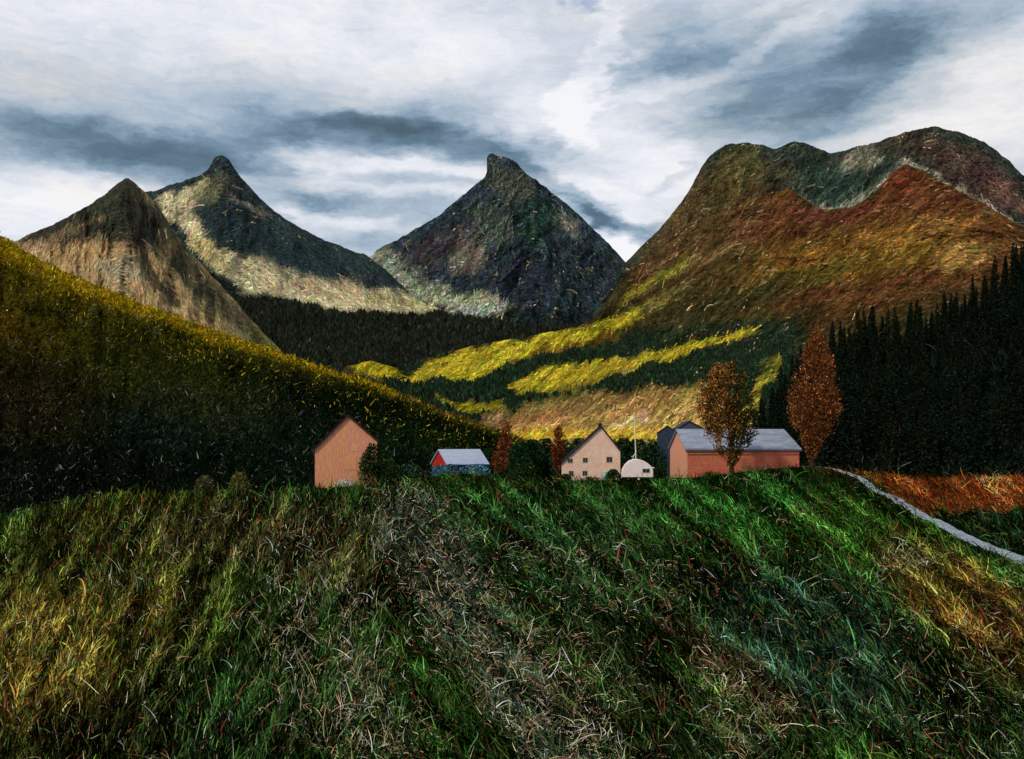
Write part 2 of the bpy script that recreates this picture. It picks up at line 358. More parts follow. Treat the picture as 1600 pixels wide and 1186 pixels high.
gp, gd = np.meshgrid(GPX, GD, indexing='ij'); GZ = gz_pd(gp, gd)
def ground_z(px, d):
    fi = np.clip((np.asarray(px, float) + 900) / 3400 * 899, 0, 898.99); fj = np.clip((np.log(np.asarray(d, float)) - math.log(6)) / (math.log(12000) - math.log(6)) * 519, 0, 518.99)
    i = fi.astype(int); j = fj.astype(int); f = fi - i; g = fj - j
    return (GZ[i, j] * (1 - f) + GZ[i + 1, j] * f) * (1 - g) + (GZ[i, j + 1] * (1 - f) + GZ[i + 1, j + 1] * f) * g
def gpt(px, d): return Vector(((px - 800) / F * d, d, float(ground_z(px, d))))

DK = S(20, 30, 14)
road_px = [(1225, 177), (1252, 175), (1285, 169), (1320, 156), (1350, 141), (1390, 112), (1430, 87), (1465, 77), (1500, 68), (1550, 59.5), (1600, 53), (1700, 44), (1800, 38.5), (2050, 32.5), (2300, 28.5)]
road_line = [(1250, 728), (1285, 729), (1320, 738), (1350, 750), (1390, 775), (1430, 800), (1465, 818), (1500, 835), (1550, 856), (1600, 876), (1700, 915), (1900, 980)]
def ground_colour(px, row):
    ops = [('b', 120, 1000, 330, 190, 50, S(70, 62, 18), .75), ('b', 60, 1050, 130, 110, 60, S(120, 100, 40), .7), ('b', 250, 860, 260, 60, 12, S(48, 54, 20), .7),
           ('b', 420, 830, 240, 50, 0, S(60, 48, 28), .5), ('b', 560, 880, 160, 70, 0, S(62, 40, 26), .4),
           ('b', 820, 820, 300, 70, 0, S(34, 60, 26), .8), ('b', 1150, 790, 260, 60, -8, S(28, 70, 22), .8), ('b', 760, 790, 90, 26, 0, S(32, 74, 26), .6), ('b', 1380, 850, 160, 60, -25, S(44, 78, 22), .8),
           ('b', 980, 930, 380, 110, -15, S(28, 52, 26), .75), ('l', [(640, 830), (690, 900), (740, 990), (820, 1090), (900, 1200)], 36, 40, S(44, 52, 46), .7), ('b', 1280, 1020, 200, 130, -20, S(34, 58, 48), .6),
           ('b', 1500, 940, 150, 60, -35, S(112, 84, 30), .75), ('b', 1560, 1000, 90, 70, -45, S(110, 66, 30), .6), ('b', 1420, 880, 60, 26, -10, S(130, 118, 60), .6),
           ('b', 1000, 1130, 280, 90, -20, S(34, 40, 20), .6), ('b', 1150, 1060, 160, 40, -35, S(72, 42, 28), .5),
           ('b', 400, 1100, 260, 90, 0, S(22, 36, 20), .5), ('b', 80, 1170, 260, 60, 0, S(24, 24, 10), .7), ('b', 350, 1170, 200, 50, 0, S(14, 24, 12), .7), ('b', 1000, 1180, 240, 40, 0, S(18, 26, 14), .6), ('b', 1520, 1150, 200, 90, -20, S(12, 18, 12), .8), ('b', 1180, 960, 160, 40, -30, S(12, 26, 14), .6), ('b', 620, 950, 30, 160, -85, S(12, 18, 14), .7), ('b', 1000, 1060, 160, 40, -38, S(14, 22, 12), .7), ('b', 560, 1080, 60, 80, 0, S(12, 18, 10), .6),
           ('p', [(1290, 715), (1288, 729), (1330, 735), (1355, 748), (1395, 772), (1440, 800), (1560, 801), (1750, 785), (1750, 715)], 6, S(172, 84, 38), .95),
           ('b', 1330, 735, 70, 12, -15, S(96, 70, 22), .8),
           ('p', [(1436, 800), (1480, 820), (1540, 846), (1620, 880), (1900, 970), (1900, 792), (1700, 790), (1540, 803)], 6, S(22, 40, 20), .95)]
    return field(S(32, 56, 18), ops, px, row, 14, .02)
grow = HOR - (GZ - EYE) / gd * F
far = sstep(185, 230, gd)
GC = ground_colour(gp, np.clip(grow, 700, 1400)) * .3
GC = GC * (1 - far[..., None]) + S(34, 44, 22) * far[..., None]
gm = terrain_mat('field_soil', .35, (1, .5, 1), 1.0, .35, .0, .7)
idx = np.arange(gp.size).reshape(gp.shape); q = np.stack([idx[:-1, :-1], idx[1:, :-1], idx[1:, 1:], idx[:-1, 1:]], -1).reshape(-1, 4)
gv = np.stack([(gp - 800) / F * gd, gd, GZ], -1)
ground = mesh_np('ground', gv, q, gm, col=GC, smooth=True); ground['kind'] = 'structure'

# gravel road
rp = np.array(road_px, float); s_ = np.linspace(0, 1, 160); kk = np.linspace(0, 1, len(rp))
rX = np.interp(s_, kk, (rp[:, 0] - 800) / F * rp[:, 1]); rY = np.interp(s_, kk, rp[:, 1])
for _ in range(12):
    rX[1:-1] = (rX[:-2] + 2 * rX[1:-1] + rX[2:]) / 4; rY[1:-1] = (rY[:-2] + 2 * rY[1:-1] + rY[2:]) / 4
tx = np.gradient(rX); ty = np.gradient(rY); ln = np.hypot(tx, ty); nx_, ny_ = -ty / ln, tx / ln
hw = np.interp(rY, [30, 60, 90, 140, 180], [.62, .55, .6, .85, 1.0]) * (1 + .3 * pn(s_ * 60, s_ * 0 + .5))
cr_ = np.linspace(-1, 1, 7); RV = np.zeros((160, 7, 3))
for k, c in enumerate(cr_):
    X = rX + nx_ * hw * c; Y = rY + ny_ * hw * c
    RV[:, k] = np.stack([X, Y, ground_z(800 + F * X / Y, Y) + (.10 if abs(c) < .9 else -.04)], -1)
ri = np.arange(160 * 7).reshape(160, 7); rq = np.stack([ri[:-1, :-1], ri[:-1, 1:], ri[1:, 1:], ri[1:, :-1]], -1).reshape(-1, 4)
road = mesh_np('road', RV, rq, paint_mat('gravel', S(142, 152, 162), 2.5, .5, S(96, 106, 108), .8, bump=.6), smooth=True); road['kind'] = 'structure'
def road_dist(X, Y):
    d = np.full(X.shape, 1e9)
    for i in range(0, 160, 2): d = np.minimum(d, np.hypot(X - rX[i], Y - rY[i]))
    return d

# ================================================================== HILLS AND MOUNTAINS
HY, HD = S(158, 132, 22), S(16, 28, 14)
LH_R = [(-600, 150, 420), (-100, 310, 390), (0, 368, 380), (40, 392, 375), (60, 405, 372), (100, 425, 370), (150, 447, 365), (200, 466, 360), (250, 485, 350), (300, 504, 345), (360, 525, 335), (430, 549, 325), (500, 574, 315), (560, 592, 305), (620, 614, 295),
        (700, 647, 280), (760, 668, 265), (800, 681, 255), (840, 697, 245), (900, 735, 235), (960, 780, 230)]
LH_F = [(-600, 900, 95), (0, 870, 105), (300, 850, 130), (600, 815, 150), (800, 790, 180), (960, 800, 200)]
def lh_col(px, row):
    rr = np.interp(px, [r[0] for r in LH_R], [r[1] for r in LH_R]); dep = row - rr
    C = field(HD, [('b', 60, 560, 190, 150, 20, S(54, 48, 16), .5), ('b', 30, 470, 160, 90, -20, S(104, 84, 16), .6), ('b', 230, 570, 250, 70, -25, S(60, 64, 16), .6), ('b', 30, 620, 80, 60, 0, S(44, 32, 24), .4),
                   ('b', 300, 660, 160, 50, 0, S(30, 46, 36), .4), ('b', 430, 690, 100, 50, 0, S(16, 36, 24), .4), ('b', 640, 690, 130, 30, -8, S(26, 48, 20), .5), ('b', 100, 740, 200, 60, 0, S(18, 22, 18), .6)], px, row, 20, .02, 3)
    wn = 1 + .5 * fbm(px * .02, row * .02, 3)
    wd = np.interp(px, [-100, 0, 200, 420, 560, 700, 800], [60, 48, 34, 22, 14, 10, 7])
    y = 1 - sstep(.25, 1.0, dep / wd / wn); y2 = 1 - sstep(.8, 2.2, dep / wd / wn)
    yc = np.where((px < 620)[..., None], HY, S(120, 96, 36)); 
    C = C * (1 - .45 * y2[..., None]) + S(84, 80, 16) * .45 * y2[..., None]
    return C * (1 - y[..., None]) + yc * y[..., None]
m_hill = terrain_mat('hill_heath', 1.6, (1, .3, .5), 1.0, .4, .3, .6, (.30, .27, .2), rot=60)
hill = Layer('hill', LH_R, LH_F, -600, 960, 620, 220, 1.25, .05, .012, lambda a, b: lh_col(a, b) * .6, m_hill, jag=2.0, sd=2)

# forested hill on the right
FH_R = [(1120, 745, 215), (1150, 728, 220), (1180, 705, 228), (1200, 672, 240), (1230, 620, 250), (1290, 565, 265), (1350, 545, 280), (1400, 535, 290), (1450, 520, 300), (1500, 500, 300), (1550, 475, 300), (1600, 435, 300), (1700, 370, 310), (2200, 200, 330)]
FH_F = [(1120, 770, 200), (1200, 755, 195), (1300, 752, 192), (1400, 755, 188), (1600, 758, 185), (2200, 770, 170)]
m_wood = terrain_mat('forest_floor', 1.4, (1, .3, .6), 1.0, .4, .0, .7)
fhill = Layer('forest_hill', FH_R, FH_F, 1120, 2200, 300, 120, 1.2, .02, .02, lambda a, b: field(S(14, 20, 12), [('b', 1400, 600, 200, 100, 0, S(16, 24, 20), .5)], a, b), m_wood, jag=2, sd=5)

# right massif: back ridge
MB = [(860, 560, 2300), (920, 500, 2350), (945, 465, 2400), (975, 412, 2450), (1000, 388, 2500), (1030, 358, 2600), (1060, 322, 2700), (1080, 292, 2750), (1096, 262, 2800), (1112, 240, 2850), (1135, 226, 2900), (1160, 223, 2900),
      (1190, 227, 2900), (1215, 232, 2900), (1240, 222, 2900), (1258, 223, 2900), (1280, 233, 2900), (1300, 240, 2900), (1330, 232, 2950), (1370, 222, 3000), (1400, 212, 3000), (1440, 200, 3000), (1465, 198, 3000), (1500, 207, 3000), (1540, 222, 2950), (1575, 250, 2900), (1600, 275, 2900), (1700, 330, 2900), (2100, 450, 2900)]
RG, RB = S(42, 50, 42), S(88, 56, 30)
def mb_col(px, row):
    return combed(field(RG, [('b', 1110, 360, 150, 90, 40, S(76, 60, 34), .85), ('b', 1150, 265, 60, 30, 60, S(92, 84, 44), .5), ('b', 1190, 270, 60, 20, -10, S(70, 70, 44), .6), ('b', 1345, 250, 34, 22, 20, S(126, 122, 102), .65),
                      ('b', 1300, 290, 60, 34, 0, S(46, 62, 50), .7), ('b', 1290, 325, 80, 12, 0, S(120, 132, 108), .7), ('l', [(1260, 318), (1300, 330), (1350, 320), (1390, 285), (1410, 262)], 5, 14, S(128, 128, 108), .6),
                      ('b', 1520, 275, 90, 40, -35, S(84, 62, 54), .7), ('b', 1440, 225, 80, 24, 0, S(74, 54, 44), .5), ('b', 1580, 310, 60, 16, -35, S(110, 80, 66), .6),
                      ('l', [(1415, 256), (1480, 290), (1540, 322), (1600, 360)], 3, 5, S(150, 140, 118), .7)], px, row, 14, .02, 8), px, row, 38, 0.6)
m_mtn = terrain_mat('mountain_heath', 11, (1, .14, .33), .75, .3, 0, .6, (.40, .30, .17), rot=52)
mback = Layer('mountain', MB, [(860, 640, 1500), (2100, 640, 1500)], 860, 2100, 520, 260, 1.0, .03, .012, mb_col, m_mtn, jag=1.5, sd=9)

# right massif: front spur with the yellow meadows at its foot
MF = [(480, 640, 700), (515, 600, 760), (540, 573, 850), (580, 564, 900), (610, 572, 900), (632, 580, 950), (660, 562, 1000), (700, 549, 1050), (760, 537, 1150), (830, 524, 1250), (900, 512, 1350), (925, 500, 1450), (950, 470, 1650), (975, 432, 1850), (1000, 410, 2000), (1040, 385, 2150),
      (1080, 355, 2250), (1120, 335, 2300), (1160, 318, 2300), (1200, 304, 2300), (1232, 294, 2250), (1262, 316, 2200), (1290, 328, 2200), (1330, 325, 2200), (1365, 303, 2200), (1395, 270, 2200), (1415, 255, 2200), (1450, 272, 2150), (1480, 290, 2100), (1540, 320, 2050), (1590, 350, 2000), (1700, 410, 1900), (2100, 520, 1800)]
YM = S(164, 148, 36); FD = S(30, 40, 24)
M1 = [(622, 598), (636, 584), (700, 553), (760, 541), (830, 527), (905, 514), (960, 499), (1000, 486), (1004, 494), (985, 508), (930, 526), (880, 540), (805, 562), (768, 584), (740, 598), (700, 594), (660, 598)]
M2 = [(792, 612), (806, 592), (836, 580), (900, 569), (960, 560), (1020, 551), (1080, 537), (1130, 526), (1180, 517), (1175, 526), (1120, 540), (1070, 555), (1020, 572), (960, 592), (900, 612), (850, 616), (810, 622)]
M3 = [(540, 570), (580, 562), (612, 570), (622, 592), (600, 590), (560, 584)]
M4 = [(670, 622), (700, 626), (740, 632), (790, 630), (780, 644), (740, 646), (690, 636)]
TAN = S(172, 138, 74)
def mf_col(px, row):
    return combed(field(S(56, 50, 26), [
        ('p', [(985, 400), (1080, 345), (1235, 295), (1300, 335), (1415, 250), (1640, 370), (1640, 430), (1450, 470), (1300, 500), (1120, 470), (1010, 440)], 34, RB, .9),
        ('b', 1450, 300, 100, 40, -30, S(92, 50, 30), .6), ('b', 1400, 280, 40, 30, 40, S(86, 42, 30), .55), ('b', 1200, 315, 70, 18, 15, S(96, 58, 30), .6), ('b', 1260, 335, 60, 12, -15, S(100, 52, 42), .6), ('b', 1330, 335, 50, 9, 15, S(104, 52, 42), .6),
        ('b', 1300, 400, 190, 40, 12, S(112, 82, 30), .7), ('b', 1180, 350, 40, 26, 40, S(98, 56, 40), .5),
        ('p', [(975, 420), (1060, 345), (1180, 300), (1215, 320), (1120, 400), (1010, 450)], 24, S(74, 58, 34), .8), ('b', 1400, 400, 120, 30, 15, S(102, 82, 28), .65), ('b', 1450, 360, 120, 24, 12, S(136, 96, 44), .6), ('b', 1510, 400, 60, 22, 15, S(168, 130, 66), .6), ('b', 1240, 440, 100, 24, 15, S(70, 70, 28), .6),
        ('b', 1110, 440, 120, 34, 30, S(54, 54, 28), .6), ('b', 1150, 470, 120, 24, 18, S(48, 50, 24), .7), ('b', 1050, 420, 30, 10, 45, S(120, 122, 38), .75), ('b', 985, 462, 24, 8, 40, S(164, 140, 50), .75), ('b', 1010, 445, 30, 8, 40, S(120, 112, 36), .7), ('b', 1030, 470, 50, 10, 25, S(116, 100, 50), .6),
        ('b', 1100, 405, 70, 12, 22, S(126, 104, 60), .5), ('b', 1080, 490, 160, 18, 14, S(56, 50, 26), .8), ('b', 1200, 500, 100, 16, 10, S(60, 56, 24), .7),
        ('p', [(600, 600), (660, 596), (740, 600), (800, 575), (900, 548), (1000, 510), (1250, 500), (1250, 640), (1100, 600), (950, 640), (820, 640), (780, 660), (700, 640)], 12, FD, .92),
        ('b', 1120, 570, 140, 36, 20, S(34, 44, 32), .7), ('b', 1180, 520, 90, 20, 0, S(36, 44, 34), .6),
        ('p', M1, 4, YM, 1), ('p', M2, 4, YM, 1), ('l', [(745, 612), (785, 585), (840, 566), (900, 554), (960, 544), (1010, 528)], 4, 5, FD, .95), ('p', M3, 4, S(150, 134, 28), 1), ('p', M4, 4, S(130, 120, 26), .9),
        ('b', 900, 540, 90, 8, 12, S(150, 112, 30), .4), ('b', 930, 575, 90, 8, 12, S(150, 118, 36), .5),
        ('b', 900, 615, 120, 16, 8, S(60, 66, 30), .6), ('b', 1000, 590, 100, 20, 15, S(30, 38, 28), .8),
        ('p', [(760, 700), (750, 668), (800, 645), (900, 625), (1000, 612), (1060, 610), (1110, 600), (1150, 640), (1170, 760), (760, 760)], 14, TAN, .95),
        ('b', 900, 640, 130, 12, 8, S(104, 80, 44), .7), ('b', 850, 655, 60, 8, 5, S(150, 100, 62), .7), ('b', 1020, 630, 70, 12, 20, S(160, 108, 66), .5), ('b', 980, 660, 50, 7, 20, S(196, 164, 120), .7), ('b', 1020, 682, 110, 16, 0, S(208, 170, 50), .85), ('b', 850, 682, 90, 10, 0, S(210, 172, 36), .85), ('b', 1060, 620, 60, 14, 20, S(110, 96, 42), .6),
        ('b', 780, 664, 50, 10, -15, S(120, 84, 66), .6), ('b', 720, 652, 60, 6, -12, S(46, 50, 46), .8),
        ('l', [(1212, 570), (1200, 590), (1182, 610), (1180, 635), (1165, 668), (1160, 690)], 6, 7, S(132, 122, 40), .95), ('b', 1200, 575, 20, 12, 50, S(84, 88, 34), .8), ('b', 1166, 668, 14, 12, 0, S(176, 140, 104), .8)],
        px, row, 9, .03, 13), px, row, 38, 0.75)
def mf_bulge(px, row):   # benches that carry the meadows
    return .012 * fbm(px * .01, row * .06, 3)
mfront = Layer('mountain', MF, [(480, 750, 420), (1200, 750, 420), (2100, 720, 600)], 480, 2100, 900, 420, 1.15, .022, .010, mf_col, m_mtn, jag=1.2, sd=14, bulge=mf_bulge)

# horned peak
HP = [(480, 500, 2900), (560, 415, 3000), (592, 390, 3100), (640, 364, 3150), (690, 334, 3200), (720, 308, 3200), (745, 288, 3200), (757, 278, 3200), (762, 266, 3200), (766, 252, 3200), (770, 244, 3200), (777, 240, 3200), (790, 243, 3200), (803, 252, 3200), (818, 266, 3200), (850, 292, 3180), (880, 315, 3150), (910, 340, 3100), (940, 370, 3050),
      (965, 396, 3000), (985, 415, 2950), (1030, 460, 2900), (1100, 540, 2900)]
RK = S(38, 47, 52)
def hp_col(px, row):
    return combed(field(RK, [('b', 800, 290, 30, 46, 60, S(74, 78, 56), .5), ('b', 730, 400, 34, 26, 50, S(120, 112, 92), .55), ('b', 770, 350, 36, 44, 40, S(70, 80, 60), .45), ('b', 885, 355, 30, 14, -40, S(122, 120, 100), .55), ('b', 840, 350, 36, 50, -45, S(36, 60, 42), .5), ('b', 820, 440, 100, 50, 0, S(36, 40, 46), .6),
                      ('b', 900, 450, 60, 50, 50, S(34, 46, 46), .6), ('b', 620, 420, 44, 24, -30, S(96, 100, 84), .5), ('l', [(590, 398), (612, 425), (640, 450), (700, 472), (760, 484)], 6, 20, S(128, 132, 112), .75), ('b', 690, 385, 80, 30, 30, S(56, 50, 46), .6),  # pale line at the col and patches below it are painted mist
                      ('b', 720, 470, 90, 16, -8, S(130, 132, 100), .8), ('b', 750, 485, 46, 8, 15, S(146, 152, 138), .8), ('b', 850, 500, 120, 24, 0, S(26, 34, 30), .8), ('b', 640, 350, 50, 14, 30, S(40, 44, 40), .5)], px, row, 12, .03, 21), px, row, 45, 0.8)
def hook(px, row): return -11 * np.exp(-((px - 774) / 15) ** 2) * (1 - sstep(240, 272, row)) 
m_rock = terrain_mat('mountain_rock', 13, (1, .15, .5), .9, .4, 0, .8, (.36, .34, .27), rot=35)
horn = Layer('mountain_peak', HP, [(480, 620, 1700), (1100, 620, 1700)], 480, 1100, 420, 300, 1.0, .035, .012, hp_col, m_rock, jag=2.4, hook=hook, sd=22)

# middle-left peak and its long shoulder, with the dark valley wood in front
SP = [(120, 400, 2300), (180, 330, 2400), (225, 301, 2450), (250, 295, 2450), (285, 284, 2500), (312, 274, 2500), (326, 266, 2500), (331, 255, 2500), (336, 246, 2500), (346, 242, 2500), (357, 248, 2500), (364, 260, 2480), (385, 288, 2450), (410, 312, 2400), (430, 332, 2350), (460, 352, 2250), (500, 372, 2150), (540, 388, 2050), (570, 398, 2000), (600, 420, 1950), (630, 448, 1900),
      (655, 470, 1850), (690, 484, 1750), (730, 492, 1700), (780, 502, 1650), (830, 508, 1600), (880, 506, 1580), (930, 512, 1560), (1000, 540, 1500)]
def sp_col(px, row):
    tan = S(172, 160, 122)
    return combed(field(S(38, 48, 48), [
        ('p', [(240, 312), (300, 290), (328, 280), (300, 330), (330, 375), (350, 395), (420, 398), (480, 430), (560, 440), (600, 455), (640, 462), (700, 482), (760, 488), (740, 494), (640, 488), (540, 488), (460, 470), (380, 455), (330, 420), (280, 360)], 5, tan, .97),
        ('b', 330, 300, 20, 40, -55, S(96, 96, 64), .6), ('b', 385, 322, 44, 6, -28, S(140, 130, 110), .5), ('b', 352, 300, 20, 8, -60, S(84, 84, 66), .4), ('b', 400, 345, 50, 12, -35, S(38, 48, 46), .7),
        ('b', 360, 340, 26, 22, 0, S(36, 48, 48), .8), ('b', 460, 400, 130, 30, -22, S(34, 46, 48), .9), ('b', 400, 385, 60, 20, -5, S(34, 46, 46), .9), ('b', 320, 268, 60, 5, 12, S(46, 52, 50), .6),  # dark tones here and in the base paint the peak's shaded right side
        ('b', 445, 435, 6, 24, -30, S(60, 74, 62), .7), ('b', 475, 428, 5, 20, 10, S(52, 64, 56), .7), ('b', 497, 455, 5, 14, 20, S(60, 60, 50), .6),
        ('b', 500, 452, 90, 12, -8, S(158, 136, 104), .6), ('b', 620, 470, 60, 8, -5, S(150, 140, 88), .6), ('b', 690, 478, 50, 8, -8, S(146, 146, 92), .7), ('b', 330, 395, 60, 16, -45, S(158, 142, 90), .6),  # pale right end of the shoulder has mist painted into the scree colour
        ('p', [(300, 420), (350, 440), (420, 466), (520, 482), (600, 488), (680, 490), (760, 497), (860, 500), (1000, 500), (1000, 700), (200, 700), (200, 500)], 9, S(28, 34, 28), .96),
        ('b', 560, 500, 160, 10, -3, S(52, 46, 32), .6), ('b', 620, 530, 200, 12, 0, S(42, 42, 28), .5), ('b', 470, 520, 90, 30, 0, S(24, 30, 28), .6)], px, row, 9, .03, 31), px, row, -38, 0.4)
m_sec = terrain_mat('mountain_scree', 10, (1, .15, .5), .7, .26, 0, .6, (.42, .38, .28), rot=-35, gain=.95)
speak = Layer('mountain_peak', SP, [(120, 640, 1200), (560, 640, 900), (1000, 650, 900)], 120, 1000, 560, 340, 1.1, .028, .012, sp_col, m_sec, jag=1.8, sd=33)

LP = [(-500, 520, 1700), (-60, 410, 1700), (20, 379, 1700), (60, 361, 1700), (100, 342, 1700), (140, 320, 1700), (165, 303, 1700), (185, 286, 1700), (199, 278, 1700), (212, 287, 1690), (228, 302, 1680), (245, 320, 1660), (262, 345, 1630), (280, 372, 1590), (300, 398, 1550), (330, 430, 1480), (360, 462, 1400), (400, 508, 1300), (440, 550, 1200), (500, 620, 1100)]
def lp_col(px, row):
    return combed(field(S(154, 130, 90), [
        ('p', [(20, 385), (60, 350), (199, 265), (300, 380), (310, 430), (268, 415), (240, 392), (210, 382), (165, 376), (110, 384), (60, 384)], 9, S(42, 44, 36), .98), ('p', [(230, 330), (300, 385), (380, 470), (470, 590), (430, 590), (350, 520), (290, 450), (250, 400)], 12, S(66, 64, 48), .75),
        ('b', 200, 330, 16, 50, 0, S(44, 46, 38), .5), ('b', 165, 330, 26, 34, 30, S(52, 58, 44), .5), ('b', 90, 370, 90, 6, 22, S(120, 100, 74), .7), ('b', 235, 340, 30, 30, -40, S(46, 44, 40), .6),
        ('b', 130, 400, 70, 24, 0, S(156, 124, 84), .6), ('b', 190, 420, 50, 24, 0, S(140, 134, 112), .6),
        ('l', [(205, 360), (216, 395), (232, 425), (255, 450), (272, 472)], 5, 9, S(44, 44, 34), .85), ('l', [(240, 370), (270, 410), (300, 450), (330, 500)], 3, 9, S(54, 56, 42), .8), ('l', [(262, 380), (300, 430), (350, 480), (410, 535)], 6, 14, S(60, 58, 44), .75),
        ('b', 262, 400, 12, 26, -30, S(130, 106, 76), .5), ('b', 340, 500, 40, 10, -45, S(120, 100, 60), .5), ('l', [(300, 460), (350, 505), (400, 540)], 2, 6, S(116, 110, 76), .6),
        ('b', 410, 535, 40, 14, -40, S(84, 84, 40), .6)], px, row, 8, .03, 41), px, row, -72, 0.22)
m_lp = terrain_mat('mountain_slope', 7, (1, .15, .35), .65, .26, 0, .6, (.42, .34, .24), rot=-12, gain=1.0)
lpeak = Layer('mountain_peak', LP, [(-500, 640, 700), (500, 660, 700)], -500, 500, 520, 260, 1.0, .05, .016, lp_col, m_lp, jag=1.6, sd=44, rstretch=4)

# ================================================================== STROKE-LIKE PLANTS
def ribbons(pos, az, lean, length, width, curve, side, segs=4):
    n = len(pos); s = np.linspace(0, 1, segs + 1)
    h = np.stack([np.cos(az), np.sin(az), 0 * az], -1); p = np.stack([-np.sin(az), np.cos(az), 0 * az], -1); up = np.array([0, 0, 1.])
    ang = lean[:, None] + curve[:, None] * s[None]                # angle from the vertical along the blade
    st = length[:, None] / segs
    dh = np.sin(ang) * st; dz = np.cos(ang) * st
    hh = np.concatenate([np.zeros((n, 1)), np.cumsum(dh[:, :-1], 1)], 1); zz = np.concatenate([np.zeros((n, 1)), np.cumsum(dz[:, :-1], 1)], 1)
    sw = side[:, None] * length[:, None] * s[None] ** 2
    sp = pos[:, None] + hh[..., None] * h[:, None] + zz[..., None] * up + sw[..., None] * p[:, None]
    sp[..., 2] = np.maximum(sp[..., 2], pos[:, None, 2] + .01)
    wd = rng.normal(size=(n, 3)); wd[:, 1] *= .5; wd /= np.linalg.norm(wd, axis=1)[:, None]
    wv = width[:, None, None] * .5 * (1 - .75 * s[None, :, None] ** 2) * wd[:, None]
    V = np.stack([sp - wv, sp + wv], 2)      # n, segs+1, 2, 3
    b = np.arange(n)[:, None] * (segs + 1) * 2 + np.arange(segs)[None] * 2
    Q = np.stack([b, b + 1, b + 3, b + 2], -1).reshape(-1, 4)
    return V.reshape(-1, 3), Q
def blades(name, pos, col, az, lean, length, width, curve, side, mat, segs=4, parent=None):
    V, Q = ribbons(pos, az, lean, length, width, curve, side, segs)
    C = np.repeat(col, (segs + 1) * 2, axis=0)
    return mesh_np(name, V, Q, mat, parent=parent, col=C)
m_blade = leaf_mat('plant_strokes')
def jitter(C, n, v=.35, hue=.18):
    return np.clip(C * np.exp(rng.normal(0, v, (n, 1))) * np.exp(rng.normal(0, hue, (n, 3))), 0, .85)

_vp = np.linspace(-260, 2050, 320); _vd = np.exp(np.linspace(math.log(6.5), math.log(215), 420))
_a, _b = np.meshgrid(_vp, _vd, indexing='ij'); _vr = HOR - (ground_z(_a, _b) - EYE) / _b * F
_run = np.minimum.accumulate(_vr, 1); _w = np.maximum(_run[:, :-1] - _run[:, 1:], 0) * (_vr[:, 1:] <= _run[:, 1:] + .01) + .02
_w *= (_vr[:, 1:] < 1300)
def field_points(n, rmin=700, rmax=1300):
    """points of the field, spread over what the terrain shows"""
    i = rng.integers(0, len(_vp) - 1, n * 2); cw = np.cumsum(_w, 1); tot = cw[:, -1]
    i = i[rng.random(len(i)) < tot[i] / tot.max()][:n]; n = len(i); u = rng.random(n) * tot[i]
    j = np.empty(n, int)
    for c in np.unique(i): k = i == c; j[k] = np.searchsorted(cw[c], u[k])
    j = np.minimum(j, len(_vd) - 2); d = _vd[j] * (_vd[j + 1] / _vd[j]) ** rng.random(n)
    px = _vp[i] + rng.random(n) * (_vp[1] - _vp[0]); z = ground_z(px, d); row = HOR - (z - EYE) / d * F
    return px, row, d, np.stack([(px - 800) / F * d, d, z], -1)

# --- green cover
px, row, d, P = field_points(510000)
ok = road_dist(P[:, 0], P[:, 1]) > np.interp(d, [50, 180], [.95, 1.4]); px, row, d, P = px[ok], row[ok], d[ok], P[ok]
n = len(px); C = ground_colour(px, row)
def swathe(px, row):      # wind-combed lines through the grass
    t = sstep(560, 700, px); a1 = math.radians(38); a2 = math.radians(-62)
    r1 = fbm((-px * math.sin(a1) + row * math.cos(a1)) / 26, (px * math.cos(a1) + row * math.sin(a1)) / 190, 4, .6)
    r2 = fbm((-px * math.sin(a2) + row * math.cos(a2)) / 26, (px * math.cos(a2) + row * math.sin(a2)) / 150 + 9, 4, .6)
    return r1 * t + r2 * (1 - t)
SWV = swathe(px, row); C = C * np.exp(2.6 * np.clip(SWV, -.8, .7))[:, None] * 1.28
sw = .6 * fbm(px * .01, row * .012, 3)
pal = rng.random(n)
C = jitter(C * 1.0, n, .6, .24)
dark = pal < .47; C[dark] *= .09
g = pal > .93; C[g] = jitter(np.broadcast_to(S(74, 104, 44), (g.sum(), 3)), g.sum(), .3, .2)
g = (pal > .905) & (pal < .93); C[g] = jitter(np.broadcast_to(S(110, 52, 40), (g.sum(), 3)), g.sum(), .4, .2)
sz = (d / 22) ** .55
right = sstep(560, 760, px)
az = np.where(rng.random(n) < .7, np.where(px < 620, .9, 2.9) + rng.normal(0, .7, n) + sw, rng.uniform(0, 2 * np.pi, n))
lean = rng.uniform(0, .5, n) + right * rng.uniform(0, .9, n); 
L_ = rng.gamma(3, .07, n) * sz * (1 + .2 * right)
blades('field_grass', P, C, az, lean, L_, rng.uniform(.018, .05, n) * sz, rng.normal(.5, .8, n), rng.normal(0, .25, n), m_blade, 4)
tag(D.objects['field_grass'], 'dark green, olive and rust grass and weeds covering the foreground field', 'grass', None, 'stuff')

